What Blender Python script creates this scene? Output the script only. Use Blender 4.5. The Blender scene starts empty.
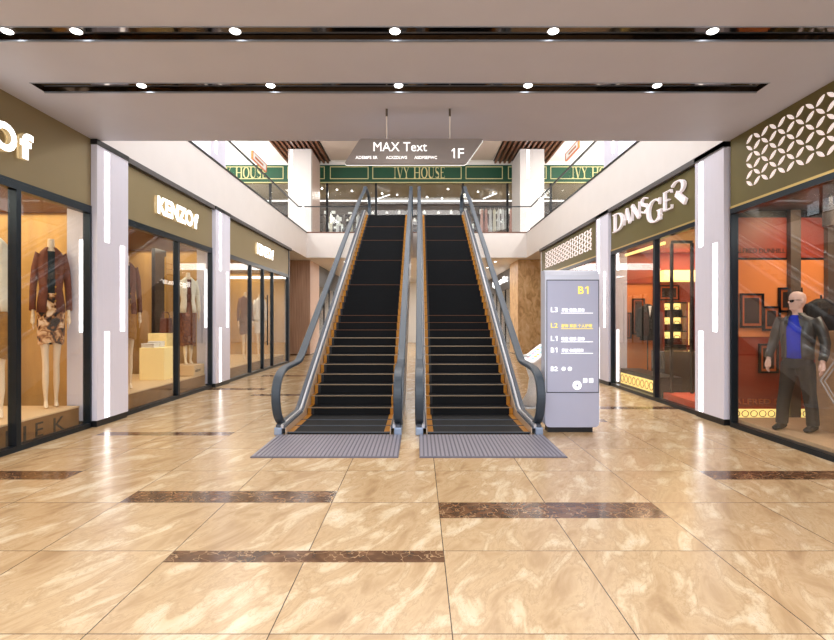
import bpy, bmesh, math, random
from mathutils import Vector, Matrix
random.seed(7)
SC = bpy.context.scene
COL = SC.collection
F = 508.0; CX = 419.0; CY = 320.0; H = 1.5
TILE = 0.8737
XL, XR = -4.58, 4.38            # shopfront planes
ZC = 4.03                       # lower ceiling
Z2 = 5.03                       # upper floor level
D1 = 7.18                       # edge of the lower ceiling
D2 = 20.6                       # bridge slab
def dl(px, X=XL): return X * F / (px - CX)
def pz(py, d): return H + (CY - py) * d / F
def pxx(px, d): return (px - CX) * d / F

# ------------------------------------------------------------------ materials
def C(r, g, b):
    f = lambda v: (v / 255 / 12.92) if v / 255 <= 0.04045 else ((v / 255 + 0.055) / 1.055) ** 2.4
    return (f(r), f(g), f(b), 1)
def mat(name, col, rough=0.5, metal=0.0, emit=0.0, ecol=None, coat=0.0, noise=0.0, nscale=8.0, bump=0.0, stretch=None, spec=None):
    m = bpy.data.materials.new(name); m.use_nodes = True
    nt = m.node_tree; b = nt.nodes['Principled BSDF']
    b.inputs['Base Color'].default_value = col
    b.inputs['Roughness'].default_value = rough
    b.inputs['Metallic'].default_value = metal
    b.inputs['Coat Weight'].default_value = coat
    b.inputs['Coat Roughness'].default_value = 0.08
    if spec is not None: b.inputs['Specular IOR Level'].default_value = spec
    if emit:
        b.inputs['Emission Color'].default_value = ecol or col
        b.inputs['Emission Strength'].default_value = emit
    if noise or bump:
        tc = nt.nodes.new('ShaderNodeTexCoord'); mp = nt.nodes.new('ShaderNodeMapping')
        if stretch: mp.inputs['Scale'].default_value = stretch
        n = nt.nodes.new('ShaderNodeTexNoise'); n.inputs['Scale'].default_value = nscale; n.inputs['Detail'].default_value = 6
        nt.links.new(tc.outputs['Object'], mp.inputs[0]); nt.links.new(mp.outputs[0], n.inputs['Vector'])
        if noise:
            r = nt.nodes.new('ShaderNodeValToRGB')
            r.color_ramp.elements[0].position = 0.3; r.color_ramp.elements[1].position = 0.7
            r.color_ramp.elements[0].color = tuple(v * (1 - noise) for v in col[:3]) + (1,)
            r.color_ramp.elements[1].color = tuple(min(1, v * (1 + noise)) for v in col[:3]) + (1,)
            nt.links.new(n.outputs['Fac'], r.inputs[0]); nt.links.new(r.outputs[0], b.inputs['Base Color'])
        if bump:
            bp = nt.nodes.new('ShaderNodeBump'); bp.inputs['Strength'].default_value = bump; bp.inputs['Distance'].default_value = 0.01
            nt.links.new(n.outputs['Fac'], bp.inputs['Height']); nt.links.new(bp.outputs[0], b.inputs['Normal'])
    return m
def glass_mat(name, tint=(1, 1, 1, 1), refl=1.0, rough=0.0):
    m = bpy.data.materials.new(name); m.use_nodes = True; nt = m.node_tree
    for n in list(nt.nodes): nt.nodes.remove(n)
    o = nt.nodes.new('ShaderNodeOutputMaterial'); mx = nt.nodes.new('ShaderNodeMixShader')
    t = nt.nodes.new('ShaderNodeBsdfTransparent'); t.inputs[0].default_value = tint
    g = nt.nodes.new('ShaderNodeBsdfGlossy'); g.inputs['Roughness'].default_value = rough
    fr = nt.nodes.new('ShaderNodeLayerWeight'); fr.inputs['Blend'].default_value = 0.5
    pw = nt.nodes.new('ShaderNodeMath'); pw.operation = 'POWER'; pw.inputs[1].default_value = 4.5
    mu = nt.nodes.new('ShaderNodeMath'); mu.operation = 'MULTIPLY_ADD'; mu.inputs[1].default_value = 0.9 * refl; mu.inputs[2].default_value = 0.035 * refl
    mu.use_clamp = True
    nt.links.new(fr.outputs['Facing'], pw.inputs[0]); nt.links.new(pw.outputs[0], mu.inputs[0]); nt.links.new(mu.outputs[0], mx.inputs[0])
    nt.links.new(t.outputs[0], mx.inputs[1]); nt.links.new(g.outputs[0], mx.inputs[2]); nt.links.new(mx.outputs[0], o.inputs[0])
    return m
def ramp_mat(name, stops, scale=3.0, rough=0.5, stretch=(1, 1, 1), detail=6, dist=0.0, rot=(0, 0, 0), coat=0.0, wave=False):
    m = bpy.data.materials.new(name); m.use_nodes = True; nt = m.node_tree; b = nt.nodes['Principled BSDF']
    b.inputs['Roughness'].default_value = rough; b.inputs['Coat Weight'].default_value = coat
    tc = nt.nodes.new('ShaderNodeTexCoord'); mp = nt.nodes.new('ShaderNodeMapping')
    mp.inputs['Scale'].default_value = stretch; mp.inputs['Rotation'].default_value = rot
    n = nt.nodes.new('ShaderNodeTexNoise'); n.inputs['Scale'].default_value = scale; n.inputs['Detail'].default_value = detail
    n.inputs['Distortion'].default_value = dist
    r = nt.nodes.new('ShaderNodeValToRGB'); e = r.color_ramp.elements
    e[0].position, e[0].color = stops[0]; e[1].position, e[1].color = stops[-1]
    for p, c in stops[1:-1]:
        q = e.new(p); q.color = c
    nt.links.new(tc.outputs['Object'], mp.inputs[0]); nt.links.new(mp.outputs[0], n.inputs['Vector'])
    nt.links.new(n.outputs['Fac'], r.inputs[0]); nt.links.new(r.outputs[0], b.inputs['Base Color'])
    return m

def floor_marble():
    m = bpy.data.materials.new('cream_marble'); m.use_nodes = True; nt = m.node_tree; L = nt.links; N = nt.nodes.new
    b = nt.nodes['Principled BSDF']
    g = N('ShaderNodeNewGeometry'); sx = N('ShaderNodeSeparateXYZ'); L.new(g.outputs['Position'], sx.inputs[0])
    def mth(op, a, c=None, d=None):
        n = N('ShaderNodeMath'); n.operation = op
        for i, v in enumerate((a, c, d)):
            if v is None: continue
            if isinstance(v, (int, float)): n.inputs[i].default_value = v
            else: L.new(v, n.inputs[i])
        return n.outputs[0]
    u = mth('DIVIDE', mth('SUBTRACT', sx.outputs['X'], 0.159), TILE)
    v = mth('DIVIDE', mth('SUBTRACT', sx.outputs['Y'], 2.427), TILE)
    fu, fv = mth('FLOOR', u), mth('FLOOR', v)
    def line(t, w):
        fr = mth('FRACT', t); d = mth('MINIMUM', fr, mth('SUBTRACT', 1.0, fr)); return mth('LESS_THAN', d, w)
    grout = mth('MAXIMUM', line(u, 0.0032), line(v, 0.0032))
    cb = N('ShaderNodeCombineXYZ'); L.new(fu, cb.inputs[0]); L.new(fv, cb.inputs[1])
    wn = N('ShaderNodeTexWhiteNoise'); wn.noise_dimensions = '2D'; L.new(cb.outputs[0], wn.inputs['Vector'])
    off = N('ShaderNodeVectorMath'); off.operation = 'SCALE'; L.new(wn.outputs['Color'], off.inputs[0]); off.inputs['Scale'].default_value = 7.0
    ad = N('ShaderNodeVectorMath'); L.new(g.outputs['Position'], ad.inputs[0]); L.new(off.outputs[0], ad.inputs[1])
    vr = N('ShaderNodeVectorRotate'); vr.rotation_type = 'Z_AXIS'; vr.inputs['Angle'].default_value = math.radians(24); L.new(ad.outputs[0], vr.inputs['Vector'])
    mp = N('ShaderNodeMapping'); mp.inputs['Scale'].default_value = (2.3, 0.8, 1)
    L.new(vr.outputs[0], mp.inputs[0])
    n1 = N('ShaderNodeTexNoise'); n1.inputs['Scale'].default_value = 2.4; n1.inputs['Detail'].default_value = 8; n1.inputs['Roughness'].default_value = 0.58; n1.inputs['Distortion'].default_value = 0.55
    L.new(mp.outputs[0], n1.inputs['Vector'])
    r = N('ShaderNodeValToRGB'); e = r.color_ramp.elements
    e[0].position = 0.30; e[0].color = C(160, 130, 94); e[1].position = 0.72; e[1].color = C(214, 197, 168)
    for p, c in ((0.40, C(176, 146, 108)), (0.49, C(192, 164, 126)), (0.515, C(180, 151, 113)), (0.58, C(202, 178, 143))):
        q = e.new(p); q.color = c
    L.new(n1.outputs['Fac'], r.inputs[0])
    n2 = N('ShaderNodeTexNoise'); n2.inputs['Scale'].default_value = 4.0; n2.inputs['Detail'].default_value = 9; n2.inputs['Roughness'].default_value = 0.7; n2.inputs['Distortion'].default_value = 2.0
    L.new(mp.outputs[0], n2.inputs['Vector'])
    ridge = mth('ABSOLUTE', mth('SUBTRACT', n2.outputs['Fac'], 0.5))
    vein = mth('MULTIPLY', mth('SUBTRACT', 1.0, mth('MINIMUM', mth('MULTIPLY', ridge, 45.0), 1.0)), mth('GREATER_THAN', n1.outputs['Fac'], 0.47))
    mx = N('ShaderNodeMixRGB'); mx.inputs[2].default_value = C(150, 120, 84)
    L.new(mth('MULTIPLY', vein, 0.5), mx.inputs[0]); L.new(r.outputs[0], mx.inputs[1])
    mg = N('ShaderNodeMixRGB'); mg.inputs[2].default_value = C(62, 46, 32)
    L.new(grout, mg.inputs[0]); L.new(mx.outputs[0], mg.inputs[1]); L.new(mg.outputs[0], b.inputs['Base Color'])
    b.inputs['Roughness'].default_value = 0.23; b.inputs['Specular IOR Level'].default_value = 0.42
    return m
M = {}
M['floor'] = floor_marble()
def brown_marble():
    m = ramp_mat('brown_marble', [(0.25, C(64, 42, 28)), (0.5, C(96, 66, 44)), (0.75, C(126, 92, 66))], 5, 0.15, detail=9, dist=1.5)
    nt = m.node_tree; b = nt.nodes['Principled BSDF']; src = b.inputs['Base Color'].links[0].from_socket
    v = nt.nodes.new('ShaderNodeTexVoronoi'); v.feature = 'DISTANCE_TO_EDGE'; v.inputs['Scale'].default_value = 7
    g = nt.nodes.new('ShaderNodeTexCoord'); n = nt.nodes.new('ShaderNodeTexNoise'); n.inputs['Scale'].default_value = 9
    ad = nt.nodes.new('ShaderNodeMixRGB'); ad.inputs[0].default_value = 0.25
    nt.links.new(g.outputs['Object'], n.inputs['Vector']); nt.links.new(g.outputs['Object'], ad.inputs[1]); nt.links.new(n.outputs['Color'], ad.inputs[2]); nt.links.new(ad.outputs[0], v.inputs['Vector'])
    lt = nt.nodes.new('ShaderNodeMath'); lt.operation = 'LESS_THAN'; lt.inputs[1].default_value = 0.018; nt.links.new(v.outputs['Distance'], lt.inputs[0])
    ml = nt.nodes.new('ShaderNodeMath'); ml.operation = 'MULTIPLY'; ml.inputs[1].default_value = 0.55; nt.links.new(lt.outputs[0], ml.inputs[0])
    mx = nt.nodes.new('ShaderNodeMixRGB'); mx.inputs[2].default_value = C(196, 160, 120)
    nt.links.new(ml.outputs[0], mx.inputs[0]); nt.links.new(src, mx.inputs[1]); nt.links.new(mx.outputs[0], b.inputs['Base Color'])
    return m
M['brown'] = brown_marble()
M['ceil'] = mat('ceiling_paint', C(196, 196, 210), 0.55, noise=0.02, nscale=2)
M['white'] = mat('white_plaster', C(226, 219, 214), 0.5, noise=0.015, nscale=3)
M['soft_white'] = mat('soft_white_plaster', C(246, 242, 236), 0.6)
M['slot'] = mat('slot_black_gloss', C(96, 84, 74), 0.06, 1.0)
M['black'] = mat('black_metal', C(34, 38, 42), 0.3, 0.6)
M['black_trim'] = mat('black_trim', C(30, 30, 32), 0.35, 0.3)
M['frame'] = mat('slate_frame_metal', C(40, 48, 56), 0.28, 0.7)
M['bronze_fascia'] = mat('bronze_gold_fascia', C(144, 128, 92), 0.42, 0.3, noise=0.04, nscale=1.2)
M['olive_fascia'] = mat('olive_fascia', C(106, 95, 48), 0.42, 0.3, noise=0.05, nscale=1.2)
M['gold_lip'] = mat('gold_lip', C(206, 176, 112), 0.3, 0.7)
M['column'] = mat('brushed_column_panel', C(226, 224, 238), 0.34, 0.05, noise=0.03, nscale=6, stretch=(30, 30, 0.4))
M['column_edge'] = mat('column_edge_metal', C(150, 158, 172), 0.3, 0.5)
M['led'] = mat('led_strip_light', (1, 1, 1, 1), 0.4, emit=3.2, ecol=(1, 0.98, 0.97, 1))
M['sign_face'] = mat('lit_sign_face', (1, 1, 1, 1), 0.4, emit=2.6, ecol=(1, 0.97, 0.92, 1))
M['sign_side'] = mat('cream_sign_side', C(226, 206, 166), 0.4, emit=0.15, ecol=C(250, 225, 170))
M['pale_letter'] = mat('pale_letter', C(240, 230, 232), 0.35, emit=0.25)
M['lattice'] = mat('backlit_lattice', C(240, 226, 224), 0.4, emit=0.45, ecol=C(255, 240, 236))
M['lamp'] = mat('lamp_lens', (1, 1, 1, 1), 0.3, emit=9, ecol=(1, 0.98, 0.95, 1))
M['lamp_rim'] = mat('lamp_rim', C(180, 178, 176), 0.25, 0.8)
M['glass'] = glass_mat('clear_glass', (0.97, 0.98, 0.98, 1), 1.15)
M['glass_dark'] = glass_mat('smoked_glass', (0.80, 0.80, 0.80, 1), 1.3)
M['glass_soft'] = glass_mat('balustrade_glass', (0.97, 0.98, 0.98, 1), 0.12)
M['handrail'] = mat('blue_grey_handrail', C(54, 66, 78), 0.42, 0.0)
M['chrome'] = mat('brushed_chrome', C(206, 206, 210), 0.32, 0.6)
M['deck'] = mat('grey_deck_metal', C(84, 90, 100), 0.4, 0.4)
M['skirt'] = mat('warm_skirt_metal', C(206, 184, 160), 0.32, 0.4)
M['step'] = mat('black_step', C(9, 10, 13), 0.6, 0.0, spec=0.2, noise=0.25, nscale=5, stretch=(0.6, 1, 14))
M['amber'] = mat('amber_step_edge', C(178, 120, 34), 0.35, 0.4, noise=0.15, nscale=10)
M['nosing'] = mat('brushed_nosing', C(158, 136, 110), 0.35, 0.6)
M['mat'] = mat('grey_ribbed_plate', C(150, 146, 156), 0.4, 0.3)
M['mat_groove'] = mat('plate_groove', C(104, 100, 112), 0.5, 0.2)
M['bracket'] = mat('pale_blue_bracket', C(150, 166, 190), 0.3, 0.5)
M['truss'] = mat('escalator_cladding', C(214, 210, 208), 0.35, 0.3)
M['pillar_wood'] = ramp_mat('striped_wood', [(0.3, C(160, 122, 98)), (0.5, C(188, 150, 124)), (0.7, C(206, 170, 144))], 3, 0.45, (14, 14, 0.25))
M['pillar_pink'] = mat('pink_beige_panel', C(214, 184, 168), 0.4, noise=0.04)
M['pillar_stone'] = ramp_mat('honey_travertine', [(0.28, C(186, 138, 84)), (0.5, C(226, 184, 130)), (0.72, C(240, 208, 164))], 3.0, 0.35, (1.6, 1.6, 1.0), dist=1.2)
M['slat'] = mat('walnut_slat', C(116, 72, 46), 0.45, noise=0.15, nscale=6)
M['beige_ceil'] = mat('beige_recess', C(196, 178, 164), 0.6)
M['green'] = mat('bottle_green_board', C(18, 78, 50), 0.4, coat=0.1, noise=0.06, nscale=1)
M['gold_line'] = mat('pale_gold_line', C(206, 196, 140), 0.5, 0.0, emit=0.12)
M['sign_grey'] = mat('warm_grey_sign', C(140, 130, 124), 0.35, 0.35)
M['cable'] = mat('steel_rod', C(220, 216, 210), 0.3, 0.6)
M['kiosk_grey'] = mat('lilac_grey_panel', C(182, 186, 210), 0.38, 0.2)
M['kiosk_cap'] = mat('pale_cap', C(212, 218, 234), 0.35, 0.2)
M['kiosk_line'] = mat('slate_seam', C(60, 68, 84), 0.4)
M['text_white'] = mat('white_print', (1, 1, 1, 1), 0.5, emit=0.7)
M['text_yellow'] = mat('yellow_print', C(250, 226, 110), 0.5, emit=0.5)
M['text_black'] = mat('dark_print', C(44, 30, 22), 0.5)
M['amber_wall'] = mat('amber_wall', C(186, 134, 56), 0.55, noise=0.22, nscale=3, stretch=(1, 6, 0.3))
M['amber_dark'] = mat('brown_amber_ceiling', C(112, 66, 26), 0.5)
M['cream_stage'] = mat('cream_stage', C(232, 200, 156), 0.45)
M['stage_front'] = mat('brown_stage_front', C(142, 98, 50), 0.4, noise=0.1)
M['curtain'] = mat('cream_curtain', C(198, 154, 88), 0.7, noise=0.2, nscale=4, stretch=(1, 8, 0.2))
M['navy_panel'] = mat('dark_navy_panel', C(38, 34, 40), 0.3, coat=0.3)
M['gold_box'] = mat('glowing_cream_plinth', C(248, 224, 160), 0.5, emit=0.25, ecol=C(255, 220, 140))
M['gold_rail'] = mat('brass_rail', C(200, 156, 70), 0.3, 0.8)
M['skin'] = mat('mannequin_shell', C(244, 222, 190), 0.35)
M['skin_pink'] = mat('mannequin_pink_shell', C(226, 186, 170), 0.4)
M['brown_cloth'] = mat('russet_cloth', C(112, 62, 44), 0.8, noise=0.15, nscale=20)
M['gold_cloth'] = mat('mustard_cloth', C(166, 118, 56), 0.8, noise=0.2, nscale=18)
M['teal_cloth'] = mat('dark_teal_cloth', C(26, 40, 46), 0.7)
M['print_cloth'] = ramp_mat('blotch_print_cloth', [(0.40, C(36, 22, 16)), (0.47, C(150, 92, 40)), (0.53, C(222, 178, 128)), (0.62, C(242, 214, 182))], 9, 0.8, detail=2, dist=0.6)
M['plaid'] = ramp_mat('plum_plaid_cloth', [(0.35, C(78, 32, 30)), (0.5, C(110, 56, 40)), (0.65, C(160, 108, 70))], 26, 0.8, (1, 1, 2), detail=1)
M['cream_cloth'] = mat('cream_cloth', C(244, 236, 214), 0.8, noise=0.05, nscale=20)
M['white_cloth'] = mat('white_cloth', C(240, 238, 236), 0.8, noise=0.06, nscale=20)
M['pink_cloth'] = mat('blush_cloth', C(224, 172, 158), 0.8, noise=0.08, nscale=20)
M['bag_brown'] = mat('brown_leather', C(92, 40, 28), 0.4, coat=0.3)
M['leather'] = mat('charcoal_leather', C(62, 58, 54), 0.38, coat=0.2, bump=0.3, nscale=30)
M['blue_cloth'] = mat('royal_blue_cloth', C(24, 48, 190), 0.75, noise=0.1, nscale=15)
M['trouser'] = mat('dark_grey_trouser', C(44, 40, 38), 0.8, noise=0.08, nscale=20)
M['black_cloth'] = mat('black_cloth', C(18, 17, 19), 0.8)
M['orange_wall'] = mat('burnt_orange_wall', C(222, 132, 70), 0.5, noise=0.06, nscale=1.2)
M['red_wall'] = mat('brick_red_wall', C(146, 58, 38), 0.4, noise=0.06, nscale=1.5)
M['red_ceil'] = mat('red_brown_ceiling', C(170, 66, 36), 0.4)
M['grey_post'] = mat('warm_grey_post', C(92, 80, 70), 0.4, 0.2)
M['pattern_glow'] = mat('backlit_cream_panel', C(250, 222, 140), 0.5, emit=0.9, ecol=C(255, 222, 130))
M['cove'] = mat('cove_light', C(255, 230, 150), 0.5, emit=1.6, ecol=C(255, 222, 130))
M['walnut_box'] = mat('pale_oak_box', C(190, 150, 112), 0.45, noise=0.08, nscale=4, stretch=(1, 1, 6))
M['oak_floor'] = mat('pale_oak_base', C(200, 166, 130), 0.4, noise=0.06)
M['dark_floor'] = mat('dark_gloss_floor', C(58, 52, 44), 0.12, coat=0.4)
M['picture'] = mat('dark_picture', C(48, 36, 32), 0.3)
M['copper'] = mat('copper_frame', C(206, 108, 56), 0.35, 0.5)
M['lens'] = mat('sunglass_black', C(10, 10, 12), 0.08, coat=0.5)
M['olive_ceil'] = mat('olive_brown_ceiling', C(136, 114, 72), 0.35, coat=0.3)
M['soft_led'] = mat('soft_white_tube', (1, 1, 1, 1), 0.4, emit=1.1)
M['taupe'] = mat('taupe_wall', C(112, 100, 92), 0.6, noise=0.05)
M['dark_fascia'] = mat('dark_grey_fascia', C(74, 76, 82), 0.35, 0.3)
M['goods'] = mat('white_goods', C(236, 236, 230), 0.5, emit=0.15)
M['teal_glaze'] = mat('pale_teal_screen', C(150, 214, 222), 0.4, emit=0.4)
M['pink_glaze'] = mat('pink_icon', C(240, 150, 170), 0.4, emit=0.3)
M['yellow_glaze'] = mat('yellow_icon', C(244, 214, 90), 0.4, emit=0.3)

# ------------------------------------------------------------------ mesh helpers
class MB:
    def __init__(s): s.v = []; s.f = []; s.m = []; s.mats = []
    def mi(s, m):
        if m not in s.mats: s.mats.append(m)
        return s.mats.index(m)
    def add(s, vs, fs, m=None):
        b = len(s.v); k = s.mi(m) if m is not None else 0
        s.v += [tuple(p) for p in vs]
        for f in fs: s.f.append(tuple(b + i for i in f)); s.m.append(k)
        return s
    def box(s, x0, x1, y0, y1, z0, z1, m=None):
        if x0 > x1: x0, x1 = x1, x0
        if y0 > y1: y0, y1 = y1, y0
        if z0 > z1: z0, z1 = z1, z0
        return s.add([(x0, y0, z0), (x1, y0, z0), (x1, y1, z0), (x0, y1, z0), (x0, y0, z1), (x1, y0, z1), (x1, y1, z1), (x0, y1, z1)],
              [(0, 3, 2, 1), (4, 5, 6, 7), (0, 1, 5, 4), (1, 2, 6, 5), (2, 3, 7, 6), (3, 0, 4, 7)], m)
    def prism(s, poly, fn, w0, w1, m=None):
        n = len(poly)
        vs = [fn(u, v, w0) for u, v in poly] + [fn(u, v, w1) for u, v in poly]
        fs = [tuple(range(n - 1, -1, -1)), tuple(range(n, 2 * n))] + [(i, (i + 1) % n, n + (i + 1) % n, n + i) for i in range(n)]
        return s.add(vs, fs, m)
    def tube(s, pts, rads, n=12, ref=(1, 0, 0), m=None, cap=True):
        pts = [Vector(p) for p in pts]
        if not isinstance(rads, (list, tuple)): rads = [rads] * len(pts)
        b = len(s.v); k = s.mi(m) if m is not None else 0
        ref = Vector(ref)
        for i, p in enumerate(pts):
            t = (pts[min(i + 1, len(pts) - 1)] - pts[max(i - 1, 0)]).normalized()
            a = ref - t * ref.dot(t)
            if a.length < 1e-4: a = Vector((0, 1, 0)) - t * t.y
            a.normalize(); c = t.cross(a)
            r = rads[i]; ra, rb = r if isinstance(r, (tuple, list)) else (r, r)
            for j in range(n):
                th = 2 * math.pi * j / n
                s.v.append(tuple(p + a * ra * math.cos(th) + c * rb * math.sin(th)))
        for i in range(len(pts) - 1):
            for j in range(n):
                q = b + i * n; j2 = (j + 1) % n
                s.f.append((q + j, q + j2, q + n + j2, q + n + j)); s.m.append(k)
        if cap:
            s.f.append(tuple(b + j for j in range(n - 1, -1, -1))); s.m.append(k)
            e = b + (len(pts) - 1) * n
            s.f.append(tuple(e + j for j in range(n))); s.m.append(k)
        return s
    def ball(s, c, r, m=None, n=16):
        rx, ry, rz = r if isinstance(r, (tuple, list)) else (r, r, r)
        k = 10; pts = []; rr = []
        vs = []; fs = []
        for i in range(k + 1):
            ph = math.pi * i / k
            for j in range(n):
                th = 2 * math.pi * j / n
                vs.append((c[0] + rx * math.sin(ph) * math.cos(th), c[1] + ry * math.sin(ph) * math.sin(th), c[2] + rz * math.cos(ph)))
        for i in range(k):
            for j in range(n):
                j2 = (j + 1) % n; fs.append((i * n + j, (i + 1) * n + j, (i + 1) * n + j2, i * n + j2))
        return s.add(vs, fs, m)
    def bounds(s):
        xs, ys, zs = zip(*s.v); return min(xs), max(xs), min(ys), max(ys), min(zs), max(zs)
    def build(s, name, m=None, parent=None, local=False, smooth=False, bevel=0.0, origin=None, remesh=None):
        if parent is not None: off = Vector((0, 0, 0)) if local else root_loc(parent)
        elif origin is not None: off = Vector(origin)
        else:
            b = s.bounds(); off = Vector(((b[0] + b[1]) / 2, (b[2] + b[3]) / 2, b[4]))
        me = bpy.data.meshes.new(name)
        me.from_pydata([tuple(Vector(p) - off) for p in s.v], [], s.f)
        bm = bmesh.new(); bm.from_mesh(me)
        bmesh.ops.remove_doubles(bm, verts=bm.verts, dist=1e-6)
        bmesh.ops.recalc_face_normals(bm, faces=bm.faces)
        bm.to_mesh(me); bm.free()
        ms = s.mats if s.mats else [m]
        for q in ms: me.materials.append(M[q] if isinstance(q, str) else q)
        if s.mats and len(me.polygons) == len(s.m):
            for p, k in zip(me.polygons, s.m): p.material_index = k
        if smooth:
            for p in me.polygons: p.use_smooth = True
        o = bpy.data.objects.new(name, me); COL.objects.link(o)
        if parent is None: o.location = off
        else: o.parent = parent
        if remesh:
            r = o.modifiers.new('fuse', 'REMESH'); r.mode = 'VOXEL'; r.voxel_size = remesh; r.use_smooth_shade = True
            sm = o.modifiers.new('soft', 'SMOOTH'); sm.iterations = 3; sm.factor = 0.5
            dg = bpy.context.evaluated_depsgraph_get(); dg.update()
            nm = bpy.data.meshes.new_from_object(o.evaluated_get(dg))
            o.modifiers.clear(); o.data = nm
            for p in nm.polygons: p.use_smooth = True
            if not nm.materials: nm.materials.append(M[m])
        if bevel:
            bv = o.modifiers.new('bevel', 'BEVEL'); bv.width = bevel; bv.segments = 2; bv.limit_method = 'ANGLE'; bv.angle_limit = math.radians(40)
        return o
def root_loc(o):
    while o.parent is not None: o = o.parent
    return Vector(o.location)
def thing(name, label, cat, loc, group=None, rz=0.0):
    o = bpy.data.objects.new(name, None); COL.objects.link(o); o.location = loc; o.rotation_euler = (0, 0, rz)
    o.empty_display_size = 0.1
    tag(o, label, cat, group); return o
def tag(o, label, cat, group=None, kind=None):
    o['label'] = label; o['category'] = cat
    if group: o['group'] = group
    if kind: o['kind'] = kind
    return o
def struct(o, label=None):
    o['kind'] = 'structure'
    if label: o['label'] = label
    return o
def copy_tree(o, parent=None):
    c = o.copy(); COL.objects.link(c); c.parent = parent
    for ch in list(o.children): copy_tree(ch, c)
    return c
# plane mappings (u to the viewer's right, v up, w out of the surface towards the viewer)
def left_wall(X): return lambda u, v, w: (X + w, u, v)
def right_wall(X): return lambda u, v, w: (X - w, -u, v)     # u = -y
def facing(Y): return lambda u, v, w: (u, Y - w, v)

def text_poly(s, bold=0.0):
    cu = bpy.data.curves.new('t', 'FONT'); cu.body = s; cu.size = 1; cu.offset = bold; cu.resolution_u = 4
    o = bpy.data.objects.new('t', cu); COL.objects.link(o)
    dg = bpy.context.evaluated_depsgraph_get(); dg.update()
    me = bpy.data.meshes.new_from_object(o.evaluated_get(dg))
    vs = [(v.co.x, v.co.y) for v in me.vertices]; fs = [tuple(p.vertices) for p in me.polygons]
    bpy.data.objects.remove(o); bpy.data.curves.remove(cu); bpy.data.meshes.remove(me)
    return vs, fs
def put_one(mb, fn, u0, u1, v0, v1, w0, w1, m):
    w = u1 - u0; h = v1 - v0
    mb.prism([(u1 - w * .42, v0), (u1, v0), (u1, v1), (u1 - w * .42, v1), (u0, v1 - h * .2), (u0, v1 - h * .34), (u1 - w * .42, v1 - h * .17)], fn, w0, w1, m)
def put_text(mb, s, fn, u0, u1, v0, v1, w0, w1, bold=0.0, m=None, side=None):
    vs, fs = text_poly(s, bold)
    xs = [p[0] for p in vs]; ys = [p[1] for p in vs]
    a, b, c, d = min(xs), max(xs), min(ys), max(ys)
    mp = lambda p: (u0 + (p[0] - a) / (b - a) * (u1 - u0), v0 + (p[1] - c) / (d - c) * (v1 - v0))
    q = [mp(p) for p in vs]; n = len(q)
    cnt = {}
    for f in fs:
        for i in range(len(f)):
            e = (f[i], f[(i + 1) % len(f)]); k = tuple(sorted(e)); cnt.setdefault(k, []).append(e)
    mb.add([fn(x, y, w1) for x, y in q], fs, m)
    sd = []
    for k, es in cnt.items():
        if len(es) == 1: i, j = es[0]; sd.append((i, j, n + j, n + i))
    mb.add([fn(x, y, w0) for x, y in q] + [fn(x, y, w1) for x, y in q], sd, side or m)

# serif display letters drawn as strokes in a unit box: (points, widths)
def arc(cx, cy, rx, ry, a0, a1, n=12): return [(cx + rx * math.cos(math.radians(a0 + (a1 - a0) * i / n)), cy + ry * math.sin(math.radians(a0 + (a1 - a0) * i / n))) for i in range(n + 1)]
T, t_ = 0.17, 0.05
GL = {
 'I': [([(.5, 0), (.5, 1)], T), ([(.15, .02), (.85, .02)], t_), ([(.15, .98), (.85, .98)], t_)],
 'V': [([(.08, 1), (.5, 0)], T), ([(.5, 0), (.92, 1)], t_), ([(0, .98), (.3, .98)], t_), ([(.75, .98), (1, .98)], t_)],
 'Y': [([(.08, 1), (.5, .45)], T), ([(.92, 1), (.5, .45)], t_), ([(.5, .5), (.5, 0)], T), ([(.3, .02), (.7, .02)], t_), ([(0, .98), (.28, .98)], t_), ([(.75, .98), (1, .98)], t_)],
 'H': [([(.15, 0), (.15, 1)], T), ([(.85, 0), (.85, 1)], T), ([(.15, .5), (.85, .5)], t_)] + [([(x - .15, y), (x + .15, y)], t_) for x in (.15, .85) for y in (.02, .98)],
 'O': [(arc(.5, .5, .42, .48, 0, 360, 28), 'O')],
 'U': [([(.15, 1), (.15, .35)] + arc(.5, .35, .35, .33, 180, 270, 8), T), (arc(.5, .35, .35, .33, 270, 360, 8) + [(.85, 1)], t_), ([(0, .98), (.3, .98)], t_), ([(.7, .98), (1, .98)], t_)],
 'S': [(arc(.5, .74, .34, .24, 25, 180, 8) + [(.3, .58), (.68, .45)] + arc(.5, .26, .36, .25, 20, -160, 10), 'S')],
 'E': [([(.2, 0), (.2, 1)], T), ([(.1, .02), (.9, .02), (.92, .2)], t_), ([(.1, .98), (.86, .98), (.88, .82)], t_), ([(.2, .52), (.68, .52)], t_)],
 'D': [([(.2, 0), (.2, 1)], .15), ([(.0, .97), (.35, .97)] + arc(.35, .5, .57, .47, 90, -90, 16) + [(.0, .03)], 'D')],
 'A': [([(.05, 0), (.42, 1)], .05), ([(.42, 1), (.9, 0)], .2), ([(.18, .32), (.7, .32)], .04)],
 'N': [([(.12, 0), (.12, 1)], .06), ([(.08, 1), (.88, 0)], .24), ([(.9, 0), (.9, 1)], .06)],
 'G': [(arc(.52, .5, .46, .48, 50, 330, 22), 'G'), ([(.86, .02), (.86, .46)], .16), ([(.7, .45), (1, .45)], .04), ([(.86, .7), (.86, .98)], .05)],
 'R': [([(.02, .86), (.25, .97)] + arc(.42, .72, .42, .26, 90, -60, 12) + [(.3, .46)], 'D'), ([(.34, .5), (.98, .02)], .24)],
}
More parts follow.
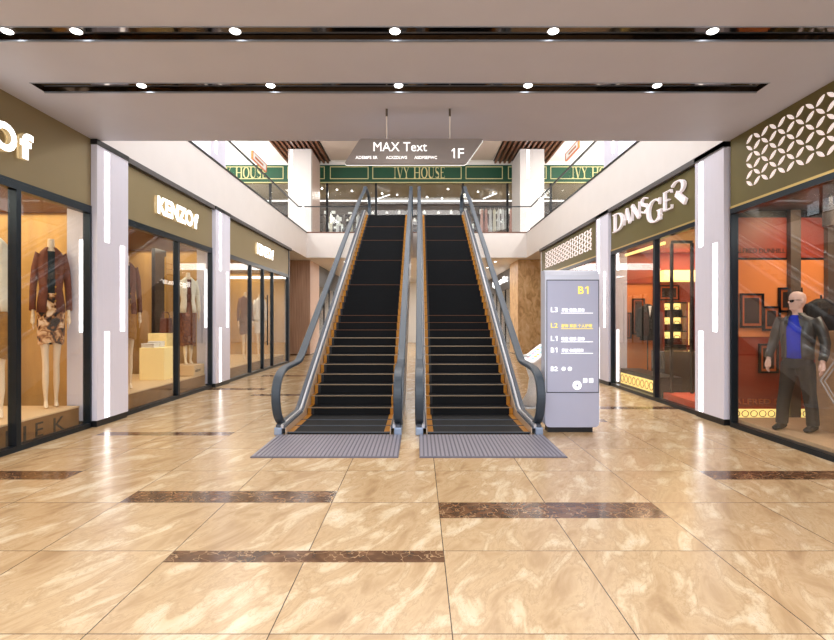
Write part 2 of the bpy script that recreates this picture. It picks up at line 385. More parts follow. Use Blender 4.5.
def ribbon(pts, w):
    n = len(pts); L = []; R = []
    for i, p in enumerate(pts):
        a = pts[max(i - 1, 0)]; b = pts[min(i + 1, n - 1)]
        dx, dy = b[0] - a[0], b[1] - a[1]; l = math.hypot(dx, dy) or 1; nx, ny = -dy / l, dx / l
        if isinstance(w, (int, float)): ww = w
        else: ww = {'O': .05 + .14 * abs(nx) ** 1.5, 'D': .04 + .17 * abs(nx) ** 1.5, 'G': .05 + .15 * abs(nx) ** 1.5, 'S': .05 + .18 * abs(ny) * (0.25 < i / n < .75)}[w]
        L.append((p[0] + nx * ww / 2, p[1] + ny * ww / 2)); R.append((p[0] - nx * ww / 2, p[1] - ny * ww / 2))
    return L, R
def put_glyph(mb, ch, fn, u0, u1, v0, v1, w0, w1, m=None):
    for pts, w in GL[ch]:
        L, R = ribbon(pts, w); n = len(L); vs = []
        for P, W in ((L, w0), (R, w0), (L, w1), (R, w1)):
            vs += [fn(u0 + x * (u1 - u0), v0 + y * (v1 - v0), W) for x, y in P]
        fs = []
        for i in range(n - 1):
            fs += [(i, i + 1, n + i + 1, n + i), (2 * n + i, 3 * n + i, 3 * n + i + 1, 2 * n + i + 1), (i, 2 * n + i, 2 * n + i + 1, i + 1), (n + i, n + i + 1, 3 * n + i + 1, 3 * n + i)]
        fs += [(0, n, 3 * n, 2 * n), (n - 1, 3 * n - 1, 4 * n - 1, 2 * n - 1)][:1]
        fs += [(n - 1, 3 * n - 1, 4 * n - 1, 2 * n - 1)]
        mb.add(vs, fs, m)
def put_serif(mb, s, fn, u0, u1, v0, v1, w0, w1, m=None):
    wd = {'I': .5, ' ': .55, 'O': 1.05, 'U': 1.0, 'H': 1.1, 'V': .95, 'Y': .9, 'S': .75, 'E': .8}
    tot = sum(wd.get(c, 1) + .12 for c in s) - .12; x = u0; k = (u1 - u0) / tot
    for c in s:
        w = wd.get(c, 1) * k
        if c != ' ': put_glyph(mb, c, fn, x, x + w, v0, v1, w0, w1, m)
        x += w + .12 * k

# ------------------------------------------------------------------ camera
cam = bpy.data.cameras.new('camera'); co = bpy.data.objects.new('camera', cam); COL.objects.link(co)
cam.sensor_width = 36; cam.lens = F / 834 * 36; cam.shift_x = -2.0 / 834; cam.clip_start = 0.05; cam.clip_end = 200
co.location = (0, 0, H); co.rotation_euler = (math.radians(90), 0, 0)
SC.camera = co

# ------------------------------------------------------------------ floor
gx = lambda i: 0.159 + TILE * i
gy = lambda j: 2.427 + TILE * j
strips = [  # x0 tile, x1 tile, row, y0, y1
    (-2, 0, 0, 3.144, gy(1)), (-3, -1, 2, gy(2), 4.456), (0, 2, 1, 3.845, gy(2)), (3, 6, 2, 4.775, gy(3)),
    (-6, -4, 2, 4.775, gy(3)), (-5, -3, 4, 6.60, gy(5)), (-4, -2, 8, 10.03, gy(9)), (-6, -4, 9, 10.9, gy(10)),
    (-5, -3, 12, 13.5, gy(13)), (1, 3, 5, 7.46, gy(6)), (3, 5, 7, gy(7), 8.80), (3, 5, 11, gy(12) - .25, gy(12))]
mb = MB()
for i in range(-14, 14):
    for j in range(-8, 38):
        x0, x1, y0, y1 = gx(i), gx(i + 1), gy(j), gy(j + 1)
        cuts = [(y0, y1, 'floor')]
        for a, b, r, s0, s1 in strips:
            if a <= i < b and r == j:
                cuts = []
                if s0 > y0 + .01: cuts.append((y0, s0, 'floor'))
                cuts.append((s0, s1, 'brown'))
                if s1 < y1 - .01: cuts.append((s1, y1, 'floor'))
        for c0, c1, mm in cuts: mb.add([(x0, c0, 0), (x1, c0, 0), (x1, c1, 0), (x0, c1, 0)], [(0, 1, 2, 3)], mm)
b = mb.bounds()
o = mb.build('floor', origin=(0, 0, 0)); struct(o)

# ------------------------------------------------------------------ lower ceiling with two long slots
def ceil_front():
    mb = MB()
    X0, X1 = -8.5, 8.5; z = ZC; top = Z2
    s1 = (4.38, 4.60); s2 = (5.42, 5.64)
    def q(x0, x1, y0, y1, zz=z, m='ceil'): mb.add([(x0, y0, zz), (x1, y0, zz), (x1, y1, zz), (x0, y1, zz)], [(0, 1, 2, 3)], m)
    q(X0, X1, -7.0, s1[0]); q(X0, X1, s1[1], s2[0]); q(X0, -4.155, s2[0], s2[1]); q(3.745, X1, s2[0], s2[1]); q(X0, X1, s2[1], D1)
    for (y0, y1, x0, x1) in ((s1[0], s1[1], X0, X1), (s2[0], s2[1], -4.155, 3.745)):
        h = z + 0.03
        q(x0, x1, y0, y1, h, 'slot')
        mb.add([(x0, y0, z), (x1, y0, z), (x1, y0, h), (x0, y0, h)], [(0, 1, 2, 3)], 'slot')
        mb.add([(x0, y1, z), (x1, y1, z), (x1, y1, h), (x0, y1, h)], [(0, 1, 2, 3)], 'slot')
        for xx in (x0, x1): mb.add([(xx, y0, z), (xx, y1, z), (xx, y1, h), (xx, y0, h)], [(0, 1, 2, 3)], 'slot')
    mb.add([(X0, D1, z), (X1, D1, z), (X1, D1, top), (X0, D1, top)], [(0, 1, 2, 3)], 'ceil')
    mb.add([(X0, -7, top), (X1, -7, top), (X1, D1, top), (X0, D1, top)], [(0, 1, 2, 3)], 'ceil')
    mb.add([(X0, -7, z), (X1, -7, z), (X1, -7, top), (X0, -7, top)], [(0, 1, 2, 3)], 'ceil')
    return mb.build('ceiling', origin=(0, 0, ZC))
struct(ceil_front())
k = 0
for (y0, y1, x0, x1) in ((4.38, 4.60, -8.4, 8.4), (5.42, 5.64, -4.155, 3.745)):
    mb = MB(); mb.box(x0, x1, y1 - .012, y1 + .006, ZC - .012, ZC + .002, 'column_edge')
    mb.box(x0, x1, y0 - .006, y0 + .004, ZC - .006, ZC + .002, 'column_edge')
    struct(mb.build('trim_%d' % (k + 1))); k += 1
def lamp_at(x, y, z, label, group, r=0.047, tilt=0.0, power=25, col=(1, .95, .88)):
    t = thing('downlight', label, 'ceiling light', (x, y, z), group)
    mb = MB(); n = 24
    ri = [(x + r * 1.25 * math.cos(2 * math.pi * i / n), y + r * 1.25 * math.sin(2 * math.pi * i / n)) for i in range(n)]
    mb.tube([(x, y, z), (x, y, z - .008)], [r * 1.25, r * 1.2], 24); mb.build('trim_ring', 'lamp_rim', t, smooth=False)
    mb = MB(); mb.tube([(x, y, z - .0085), (x, y, z - .016)], [r, r * .85], 24); mb.build('lens', 'lamp', t)
    if power:
        l = bpy.data.lights.new('downlight_beam', 'SPOT'); l.energy = power; l.color = col; l.spot_size = math.radians(110); l.spot_blend = 0.9; l.shadow_soft_size = 0.06
        lo = bpy.data.objects.new('downlight_beam', l); COL.objects.link(lo); lo.location = (x, y, z - .05)
    return t
pos = ['second lamp from the left', 'third lamp from the left', 'middle lamp', 'second lamp from the right', 'lamp nearest the right end']
zl = ZC + 0.03
for i, px in enumerate((77, 235.5, 395, 553, 712)):
    d = (zl - H) * F / (CY - 31)
    lamp_at(pxx(px, d), 4.49, zl, 'round white downlight in the nearer long ceiling slot, %s' % ['leftmost full lamp', 'second full lamp from the left', 'middle lamp', 'second lamp from the right', 'rightmost lamp'][i], 'downlights in the near ceiling slot')
lamp_at(pxx(7, 4.49), 4.49, zl, 'downlight cut by the left edge of the picture in the nearer ceiling slot', 'downlights in the near ceiling slot')
for i, px in enumerate((141.5, 270.5, 398.5, 528, 657)):
    lamp_at(pxx(px, 5.53), 5.53, zl, 'round white downlight in the farther, shorter ceiling slot, %s' % ['leftmost lamp', 'second from the left', 'middle lamp', 'second from the right', 'rightmost lamp'][i], 'downlights in the far ceiling slot')

# ------------------------------------------------------------------ upper slabs around the atrium, bridge
mb = MB(); mb.box(XL - 4.4, XL + .02, D1, D2, ZC, Z2); struct(mb.build('floor', 'white'))
mb = MB(); mb.box(XR - .02, XR + 4.4, D1, D2, ZC, Z2); struct(mb.build('floor', 'white'))
mb = MB(); mb.box(XL - 4.4, XR + 4.4, D2, 34.0, ZC, Z2); struct(mb.build('floor', 'white'))
# dark edge trims on the slabs
mb = MB(); mb.box(XL - .03, XL + .035, D1 + .01, D2 + .03, Z2, Z2 + .045); struct(mb.build('trim_3', 'black_trim'))
mb = MB(); mb.box(XR - .035, XR + .03, D1 + .01, D2 + .03, Z2, Z2 + .045); struct(mb.build('trim_4', 'black_trim'))
mb = MB(); mb.box(XL + .035, XR - .035, D2 - .02, D2 + .05, Z2, Z2 + .04); struct(mb.build('trim_5', 'slat'))
# soffit reveal above the fascias, its shadow put in as dark strips
mb = MB(); mb.box(XL + .02, XL + .075, D1, 18.0, ZC - .085, ZC - .002); struct(mb.build('trim_6', mat('shadow_gap_strip', C(84, 80, 80), 0.5)))
mb = MB(); mb.box(XR - .075, XR - .02, D1, 18.2, ZC - .085, ZC - .002); struct(mb.build('trim_7', bpy.data.materials['shadow_gap_strip']))

# ------------------------------------------------------------------ columns with light strips
def column(side, y0, y1, label, zt=ZC - .005, z0=0.0, strips=True):
    s = -1 if side == 'left' else 1
    Xf = -4.50 if s < 0 else 4.32; Xb = -4.92 if s < 0 else (4.50 if y0 < 9 else 4.75)
    t = thing('column', label, 'column', ((Xf + Xb) / 2, (y0 + y1) / 2, z0), 'white columns with light strips')
    mb = MB(); mb.box(Xf, Xb, y0, y1, z0 + .09, zt - .07); mb.build('shaft', 'column', t)
    mb = MB(); mb.box(Xf + s * .012, Xb, y0 + .012, y1 - .012, z0, z0 + .09); mb.build('base', 'black_trim', t)
    mb = MB(); mb.box(Xf - s * .015, Xb, y0 - .02, y1, zt - .07, zt); mb.build('cap', 'black_trim', t)
    if strips:
        w = y1 - y0; ya, yb = (y0 + w * .30, y0 + w * .80) if s < 0 else (y0 + w * .78, y0 + w * .28)
        for (yc, za, zb) in ((ya, 2.62, zt - .11), (yb, 1.33, 2.62), (ya, .10, 1.33)):
            m2 = MB(); m2.box(Xf - s * .004, Xf + s * .01, yc - .055, yc + .055, za, zb); m2.build('light_strip', 'led', t)
        xs = Xf + s * .22
        for (za, zb) in (((1.33, 2.62),) if s < 0 else (((.10, 1.28), (2.64, 3.3)) if y0 > 9 else ())):
            m2 = MB(); m2.box(xs - .026, xs + .026, y0 - .004, y0 + .01, za, zb); m2.build('light_strip', 'led', t)
    return t
column('left', 7.10, 7.86, 'nearest white column on the left, with three vertical light strips')
column('left', 11.25, 12.10, 'farther white column on the left between the two gold shopfronts')
column('right', 7.20, 7.95, 'nearest white column on the right, beside the window with the male mannequin')
column('right', 11.60, 12.40, 'farther white column on the right, just behind the information totem')
# upper level columns
def upper_column(x0, x1, y0, y1, label, side_strip, zt=8.76, warm=None):
    t = thing('column', label, 'column', ((x0 + x1) / 2, (y0 + y1) / 2, Z2), 'upper floor columns')
    mb = MB(); mb.box(x0, x1, y0, y1, Z2 + .1, zt - .02); mb.build('shaft', 'white', t)
    mb = MB(); mb.box(x0 + .01, x1 - .01, y0 + .01, y1 - .01, Z2, Z2 + .1); mb.build('base', 'black_trim', t)
    for (xa, xb, za, zb) in side_strip:
        m2 = MB(); m2.box(xa, xb, y0 - .006, y0 + .01, za, zb); m2.build('light_strip', 'led', t)
    if warm:
        xx = x1 if warm > 0 else x0
        m2 = MB(); m2.box(xx - .012, xx + .006, y0 + .25, y1, Z2 + .1, zt - .02); m2.build('side_panel', 'pillar_pink', t)
    return t
upper_column(-5.54, -4.57, 21.5, 23.4, 'white upper floor column left of the escalators behind the glass railing', [(-5.44, -5.35, 7.4, 8.7), (-4.95, -4.86, 5.6, 7.2)], warm=1)
upper_column(4.28, 5.30, 21.5, 23.4, 'white upper floor column right of the escalators behind the glass railing', [(4.56, 4.67, 7.5, 8.7), (5.06, 5.17, 6.2, 7.5), (4.56, 4.67, 5.2, 6.0)])
for sx, nm in ((-1, 'left'), (1, 'right')):
    Xa, Xb = (-5.12, -4.62) if sx < 0 else (4.42, 4.92)
    t = thing('column', 'upper floor column beside the %s atrium edge, cut by the ceiling above' % nm, 'column', ((Xa + Xb) / 2, 11.7, Z2), 'upper floor columns')
    mb = MB(); mb.box(Xa, Xb, 11.25, 12.15, Z2 + .05, 8.88); mb.build('shaft', 'column', t)
    mb = MB(); mb.box(Xa + .01, Xb - .01, 11.27, 12.13, Z2, Z2 + .05); mb.build('base', 'black_trim', t)
    xi = Xb if sx < 0 else Xa
    mb = MB(); mb.box(xi - .006, xi + .006, 11.5, 11.62, 5.3, 7.4); mb.build('light_strip', 'led', t)

# ------------------------------------------------------------------ shop shells
def shell(side, y0, y1, back, ceil_m, wall_m, floor_m='stage_front', depth=2.6, far_m=None, near_m=None):
    s = -1 if side == 'left' else 1
    X0 = (XL if s < 0 else XR) + s * .10; X1 = X0 + s * depth
    mb = MB(); mb.box(X1, X1 + s * .08, y0, y1, 0.02, 3.9); struct(mb.build('wall_' + side, back))
    mb = MB(); mb.box(X0 + s * .02, X1, y1 - .06, y1, 0.02, 3.9); struct(mb.build('wall_back', far_m or wall_m))
    mb = MB(); mb.box(X0 + s * .02, X1, y0, y0 + .06, 0.02, 3.9); struct(mb.build('wall_front', near_m or wall_m))
    mb = MB(); mb.box(X0 + s * .02, X1, y0 + .06, y1 - .06, 3.14, 3.22); struct(mb.build('ceiling', ceil_m))
    mb = MB(); mb.box(X0 + s * .02, X1, y0 + .06, y1 - .06, 0.002, .02); struct(mb.build('floor', floor_m))
    return X0, X1
def area(name, loc, size, power, col=(1, 1, 1), rot=(0, 0, 0), sy=None, spread=None):
    l = bpy.data.lights.new(name, 'AREA'); l.energy = power; l.color = col; l.size = size
    if sy: l.shape = 'RECTANGLE'; l.size_y = sy
    if spread: l.spread = spread
    o = bpy.data.objects.new(name, l); COL.objects.link(o); o.location = loc; o.rotation_euler = rot
    return o

ZG = 3.06   # top of the glazing
def shopfront(side, y0, y1, mull, label, fascia_m, lettering, end_gap=0.0, door=None, glass='glass', base=.045, gl0=None):
    s = -1 if side == 'left' else 1; X = XL if s < 0 else XR
    t = thing('shopfront', label, 'shopfront', (X, (y0 + y1) / 2, 0))
    mb = MB(); mb.box(X, X + s * .12, y0, y1, ZG + .03, ZC - .09 if y0 > 7 else ZC - .002); mb.build('fascia', fascia_m, t)
    mb = MB(); mb.box(X - s * .012, X + s * .10, y0, y1, ZG + .0, ZG + .03); mb.build('fascia_lip', 'gold_lip' if s > 0 else 'frame', t)
    g0 = gl0 if gl0 is not None else y0
    mb = MB(); mb.box(X - s * .01, X + s * .09, g0, y1, ZG - .075, ZG); mb.build('top_rail', 'frame', t)
    mb = MB(); mb.box(X - s * .01, X + s * .09, g0, y1, 0, base + .02); mb.build('bottom_rail', 'frame', t)
    edges = [g0] + mull + [y1]
    for e in edges:
        w = .035
        a, b = max(e - w, g0), min(e + w, y1)
        mb = MB(); mb.box(X - s * .012, X + s * .088, a, b, base + .02, ZG - .075); mb.build('mullion', 'frame', t)
    for a, b in zip(edges[:-1], edges[1:]):
        mb = MB(); mb.box(X + s * .03, X + s * .04, a + .034, b - .034, base + .02, ZG - .075); mb.build('glass_pane', glass, t)
    lettering(t, X)
    return t
def kenzof(y0, z0=3.35, z1=3.665):
    def f(t, X):
        mb = MB(); fn = left_wall(X)
        put_text(mb, 'KENZO', fn, y0, y0 + 1.38, z0, z1, .012, .055, bold=.045, m='sign_face', side='sign_side')
        put_text(mb, 'f', fn, y0 + 1.42, y0 + 1.62, z0 + .0, z1 - .01, .012, .055, bold=.045, m='sign_face', side='sign_side')
        mb.build('sign_lettering', None, t)
    return f
shopfront('left', -1.2, 7.09, [1.6, 3.6, 5.80], 'bronze-gold shopfront at the left edge, nearest the camera, with lit KENZOf lettering', 'bronze_fascia', kenzof(4.34))
shopfront('left', 7.87, 11.24, [9.67], 'bronze-gold shopfront on the left between the two white columns', 'bronze_fascia', kenzof(8.80))
def door_pull(t, X, y):
    mb = MB(); mb.tube([(X + .05, y, .75), (X + .05, y, 2.25)], .018, 10); mb.tube([(X - .01, y, .85), (X + .05, y, .85)], .012, 8, ref=(0, 0, 1)); mb.tube([(X - .01, y, 2.15), (X + .05, y, 2.15)], .012, 8, ref=(0, 0, 1))
    mb.build('door_handle', 'black', t, smooth=True)
tC = shopfront('left', 12.11, 17.8, [13.85, 14.96, 15.94], 'farthest gold shopfront on the left, with glass doors and long black handle', 'bronze_fascia', kenzof(14.2))
door_pull(tC, XL + .01, 15.15)

def leaf(fn, u, v, a, b, ang, n=10):
    # pointed ellipse (lens) of half length a and half width b
    pts = []
    for i in range(n + 1): pts.append((-a + 2 * a * i / n, b * (1 - (2 * i / n - 1) ** 2)))
    for i in range(n - 1, 0, -1): pts.append((-a + 2 * a * i / n, -b * (1 - (2 * i / n - 1) ** 2)))
    c, s = math.cos(ang), math.sin(ang)
    return [(u + x * c - y * s, v + x * s + y * c) for x, y in pts]
def lattice(ya, yb, z0, z1, rows, cell_y):
    def f(t, X):
        mb = MB(); fn = right_wall(X); cz = (z1 - z0) / rows; n = int(round((yb - ya) / cell_y)); cy = (yb - ya) / n
        ang = math.atan2(cz, cy); a = math.hypot(cz, cy) / 2 * .74
        for i in range(n):
            for j in range(rows):
                u = -(ya + (i + .5) * cy); v = z0 + (j + .5) * cz
                mb.prism(leaf(fn, u, v, a, a * .30, ang if (i + j) % 2 else -ang), fn, .0, .012)
        mb.build('lattice_pattern', 'lattice', t)
    return f
shopfront('right', -1.2, 7.14, [], 'olive shopfront at the right edge, with leaf lattice above one large window', 'olive_fascia', lattice(1.0, 6.80, 3.25, 3.95, 6, .149), glass='glass')
def dansger(t, X):
    mb = MB(); fn = right_wall(X)
    for ch, da, db, z0, z1 in (('D', 11.36, 10.78, 3.44, 3.84), ('A', 10.76, 10.42, 3.50, 3.82), ('N', 10.38, 9.96, 3.52, 3.83), ('S', 9.96, 9.60, 3.56, 3.86),
                               ('G', 9.64, 9.08, 3.30, 3.72), ('E', 9.04, 8.69, 3.42, 3.75), ('R', 8.72, 8.26, 3.42, 3.84)):
        put_glyph(mb, ch, fn, -da, -db, z0, z1, .012, .06)
    mb.build('sign_lettering', 'pale_letter', t)
shopfront('right', 7.96, 11.58, [9.45], 'olive DANSGER shopfront on the right with glass door and orange interior', 'olive_fascia', dansger, glass='glass')
shopfront('right', 12.41, 18.1, [], 'farthest olive shopfront on the right, with leaf lattice, behind the totem', 'olive_fascia', lattice(12.85, 17.6, 3.28, 3.83, 8, .22))

# ------------------------------------------------------------------ mannequins
def xf(loc, rz, sxy=1.0, sz=1.0):
    c, s = math.cos(rz), math.sin(rz)
    return lambda p: (loc[0] + (p[0] * c - p[1] * s) * sxy, loc[1] + (p[0] * s + p[1] * c) * sxy, loc[2] + p[2] * sz)
def xmb(mb, f): mb.v = [f(p) for p in mb.v]; return mb
def hand(mb, w, d, side, s=1.0, curl=.35):
    """palm and five fingers; w wrist point, d unit direction of the hand, side +1/-1 for thumb direction"""
    w = Vector(w); d = Vector(d).normalized(); f = Vector((0, -1, 0)); f = (f - d * f.dot(d)).normalized(); o = d.cross(f) * side
    mb.tube([w - d * .02 * s, w + d * .02 * s, w + d * .06 * s, w + d * .095 * s], [(.020 * s, .026 * s), (.018 * s, .034 * s), (.016 * s, .040 * s), (.012 * s, .038 * s)], 10, ref=tuple(o.cross(d)))
    for i, (off, ln) in enumerate(((-.030, .062), (-.010, .075), (.010, .080), (.029, .072))):
        b0 = w + d * .085 * s + f * off * s * -1
        p1 = b0 + d * ln * .5 * s; dd = (d + o * curl).normalized(); p2 = p1 + dd * ln * .5 * s
        mb.tube([b0, p1, p2], [.0095 * s, .0088 * s, .0065 * s], 8)
    b0 = w + d * .03 * s + f * .032 * s; p1 = b0 + (d * .6 + f * .8).normalized() * .04 * s; p2 = p1 + (d * .9 + f * .25).normalized() * .032 * s
    mb.tube([b0, p1, p2], [.012 * s, .0105 * s, .008 * s], 8)
def female(loc, rz, label, jacket, top, skirt, sxy=.84, sz=1.57, hem=.55, group='window mannequins'):
    t = thing('mannequin', label, 'mannequin', loc, group)
    f = xf(loc, rz, sxy, sz)
    hz = 1 / sz * sxy
    mb = MB()
    mb.tube([(0, 0, .72), (0, .01, .86), (0, 0, 1.0), (0, -.01, 1.14), (0, 0, 1.26), (0, .01, 1.33), (0, .01, 1.37), (0, .005, 1.46)],
            [(.13, .10), (.165, .11), (.12, .085), (.145, .10), (.165, .095), (.14, .07), (.055, .05), (.045, .045)], 20)
    for s, fy in ((-1, -.05), (1, .06)):
        mb.tube([(s * .085, 0, .82), (s * .085, -.005, .62), (s * .075, fy * .4, .42), (s * .072, fy * .6, .36), (s * .075, fy, .22), (s * .07, fy, .07), (s * .07, fy - .01, .045)],
                [(.082, .085), (.068, .072), (.046, .048), (.045, .044), (.046, .05), (.026, .03), (.028, .034)], 14)
        mb.tube([(s * .07, fy + .03, .035), (s * .07, fy - .05, .035), (s * .07, fy - .12, .015), (s * .07, fy - .16, .012)], [(.024, .03), (.03, .022), (.036, .013), (.02, .008)], 10)
        mb.tube([(s * .15, .01, 1.31), (s * .20, .01, 1.20), (s * .225, .02, 1.03), (s * .235, -.01, .90), (s * .235, -.03, .80)],
                [(.045, .045), (.04, .042), (.034, .035), (.03, .03), (.02, .022)], 12)
        hand(mb, (s * .235, -.03, .81), (0, -.12, -1), s, .9)
    xmb(mb, f).build('body', 'skin', t, smooth=True, remesh=.011)
    mb = MB(); mb.tube([(0, 0, .95), (0, -.01, 1.14), (0, 0, 1.26), (0, .005, 1.345)], [(.13, .10), (.155, .112), (.16, .10), (.09, .075)], 20)
    xmb(mb, f).build('top', top, t, smooth=True)
    # skirt
    mb = MB(); n = 28; prof = [(1.02, .13, .095), (.92, .168, .12), (.80, .185, .135), (.66, .185, .14), (hem, .175, .14)]
    for i, (z, a, b) in enumerate(prof):
        for j in range(n):
            th = 2 * math.pi * j / n; w = 1 + .035 * math.sin(th * 7) * (i / 4)
            mb.v.append((a * w * math.cos(th), b * w * math.sin(th), z + .012 * math.sin(th * 3) * (i == 4)))
    for i in range(4):
        for j in range(n): mb.f.append((i * n + j, i * n + (j + 1) % n, (i + 1) * n + (j + 1) % n, (i + 1) * n + j)); mb.m.append(0)
    xmb(mb, f).build('skirt', skirt, t, smooth=True)
    if jacket:
        mb = MB(); n = 26; prof = [(1.385, .075, .06), (1.345, .14, .085), (1.29, .19, .105), (1.16, .178, .125), (1.02, .155, .112), (.92, .182, .13), (.82, .195, .145)]
        vs = []
        for i, (z, a, b) in enumerate(prof):
            g = (.55 - .06 * i) if i < 5 else .32 + .08 * (i - 5)     # opening half angle at the front
            for j in range(n):
                th = -math.pi / 2 + g + (2 * math.pi - 2 * g) * j / (n - 1)
                for rr in (1.0,): vs.append((a * math.cos(th), b * math.sin(th), z))
        fs = [(i * n + j, i * n + j + 1, (i + 1) * n + j + 1, (i + 1) * n + j) for i in range(len(prof) - 1) for j in range(n - 1)]
        mb.add(vs, fs)
        for s in (-1, 1):
            mb.tube([(s * .15, .01, 1.32), (s * .205, .01, 1.19), (s * .232, .02, 1.03), (s * .24, -.01, .90), (s * .24, -.02, .84)], [(.062, .062), (.055, .056), (.047, .05), (.044, .045), (.046, .047)], 14)
        jo = xmb(mb, f).build('jacket', jacket, t, smooth=True)
        sd = jo.modifiers.new('thick', 'SOLIDIFY'); sd.thickness = .012
        mb = MB()
        for s in (-1, 1):
            mb.prism([(s * .05, 1.37), (s * .085, 1.30), (s * .10, 1.22), (s * .05, 1.10), (s * .045, 1.2)], lambda u, v, w: (u, -.118 - w + abs(u) * .25, v), 0, .012)
        xmb(mb, f).build('lapel', jacket, t)
        for zz in (1.04, .98, .92):
            mb = MB(); mb.ball((.055, -.128, zz), (.010, .006, .010), n=8); xmb(mb, f).build('button', 'gold_rail', t)
    return t
FA = math.radians(38)
female((-5.02, 6.93, .315), FA, 'headless window mannequin in open russet jacket and blotch-print skirt beside nearest left column', 'brown_cloth', 'teal_cloth', 'print_cloth')
female((-5.10, 6.10, .315), FA, 'headless window mannequin in mustard skirt cut by the left edge of the picture', 'cream_cloth', 'cream_cloth', 'gold_cloth', hem=.46)
female((-5.02, 8.72, .315), FA, 'headless window mannequin in long russet coat just behind the nearest left column', 'brown_cloth', 'teal_cloth', 'gold_cloth')
female((-4.97, 10.93, .55), FA, 'headless window mannequin in cream jacket and plum plaid skirt in the second left shop', 'cream_cloth', 'brown_cloth', 'plaid', sxy=.9, sz=1.35, hem=.30)
female((-5.3, 13.2, .3), FA, 'headless mannequin in dark print dress behind the first pane of the farthest left shop', None, 'print_cloth', 'print_cloth', sxy=.9, sz=1.4)
female((-5.3, 15.5, .3), FA, 'headless mannequin in russet jacket behind the glass doors of farthest left shop', 'brown_cloth', 'plaid', 'plaid', sxy=.9, sz=1.4)
female((-5.3, 16.9, .3), FA, 'headless mannequin in white jacket and skirt in last pane of farthest left shop', 'white_cloth', 'white_cloth', 'white_cloth', sxy=.9, sz=1.4)

# ------------------------------------------------------------------ left shops
warm = (1, .87, .64)
def left_shop(y0, y1, stage=True):
    X0, X1 = shell('left', y0, y1, 'amber_wall', 'amber_dark', 'curtain')
    struct(MB().box(X1 + .001, X1 + .05, y0 + .07, y1 - .07, 2.62, 3.135).build('trim_8', 'amber_dark'))
    if stage:
        t = thing('display_stage', 'low cream display stage with brown front inside left shop window, %s' % {-1.2: 'nearest the camera', 7.87: 'between the columns', 12.1: 'in the farthest shop'}[y0], 'stage', (X0, (y0 + y1) / 2, .02))
        ye = {-1.2: 7.05, 7.87: 11.2}.get(y0, y1 - .1)
        mb = MB(); mb.box(X0 - .04, X1 + .45, y0 + .1, ye, .02, .29); mb.build('stage_front', 'stage_front', t)
        mb = MB(); mb.box(X0 - .03, X1 + .45, y0 + .1, ye, .29, .31); mb.build('stage_top', 'cream_stage', t)
        if y0 < 0:
            for ch, a, b in (('N', 5.34, 5.52), ('I', 5.80, 5.84), ('I', 6.06, 6.10), ('E', 6.25, 6.38), ('K', 6.56, 6.76)):
                mb = MB(); put_text(mb, ch, left_wall(X0 - .04), a, b, .05, .23, 0, .004, m='text_black'); mb.build('letter', None, t)
    L = y1 - y0
    n = max(2, int(L / 1.6)); 
    for i in range(n):
        yy = y0 + (i + .5) * L / n
        area('shop_lamp', (X0 - 1.2, yy, 3.12), 1.6, 34 * SHOP, warm, (0, 0, 0), sy=L / n * .9)
SHOP = 0.85
left_shop(-1.2, 7.84); left_shop(7.87, 12.08); left_shop(12.1, 17.8)
# curtain folds as backdrops
def drape(x, y0, y1, z0, z1, m, label):
    mb = MB(); n = int((y1 - y0) / .04); vs = []
    for i in range(n + 1):
        y = y0 + (y1 - y0) * i / n; o = .028 * math.sin(i * 1.25); vs += [(x + o, y, z0), (x + o, y, z1)]
    mb.add(vs, [(2 * i, 2 * i + 2, 2 * i + 3, 2 * i + 1) for i in range(n)])
    o = mb.build('curtain', m, smooth=True); sd = o.modifiers.new('thick', 'SOLIDIFY'); sd.thickness = .012
    tag(o, label, 'curtain')
drape(-6.5, 4.6, 6.95, .315, 3.1, 'curtain', 'gold curtain behind the mannequins of the nearest left shop')
drape(-6.3, 8.0, 9.5, .315, 3.1, 'curtain', 'pale gold curtain left of dark panel in the second left shop')
drape(-6.3, 12.3, 13.6, .315, 3.1, 'curtain', 'amber curtain in first pane of the farthest left shop')
drape(-6.3, 14.2, 15.4, .315, 3.1, 'curtain', 'amber curtain behind the doors of the farthest left shop')
mb = MB(); mb.box(-5.95, -5.87, 11.3, 11.8, .021, 3.10); tag(mb.build('partition', 'navy_panel'), 'tall dark navy display panel behind the plinths in second left shop', 'panel')
PL = [(-5.52, -5.02, 10.02, 10.56, .311, .95), (-5.66, -5.27, 10.60, 11.10, .311, 1.22)]
for i, b in enumerate(PL):
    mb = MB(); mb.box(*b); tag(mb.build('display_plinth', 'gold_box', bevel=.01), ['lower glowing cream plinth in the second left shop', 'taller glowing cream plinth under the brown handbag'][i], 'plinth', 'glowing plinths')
mb = MB(); mb.box(-5.22, -4.72, 10.68, 11.18, .311, .545); o = mb.build('display_plinth', 'cream_stage', bevel=.01); tag(o, 'low cream plinth with small label under the plaid-skirt mannequin', 'plinth', 'glowing plinths')
mb = MB(); put_text(mb, 'aderer', left_wall(-4.72), 10.72, 10.98, .40, .47, 0, .003, m='text_black'); mb.build('label_text', None, o).location = -Vector(o.location)
o.children[0].data.transform(Matrix.Translation(Vector(o.location))); o.children[0].location = (0, 0, 0)
for v in [0]:
    ch = o.children[0]; ch.data.transform(Matrix.Translation(-Vector(o.location)))
def bag_x(x, y, z, w, h, m, label, group='handbags on lit shelves'):
    t = thing('handbag', label, 'handbag', (x, y, z), group)
    mb = MB(); mb.prism([(-w / 2, 0), (w / 2, 0), (w * .42, h), (-w * .42, h)], lambda u, v, q: (x + u, y + q, z + v), -w * .2, w * .2); mb.build('bag_body', m, t, bevel=.015)
    mb = MB(); mb.tube([(x + a * w * .28, y, z + h + b * h * .4) for a, b in ((-1, -.1), (-.95, .5), (-.6, .9), (0, 1), (.6, .9), (.95, .5), (1, -.1))], w * .035, 8, ref=(0, 1, 0)); mb.build('handle', m, t, smooth=True)
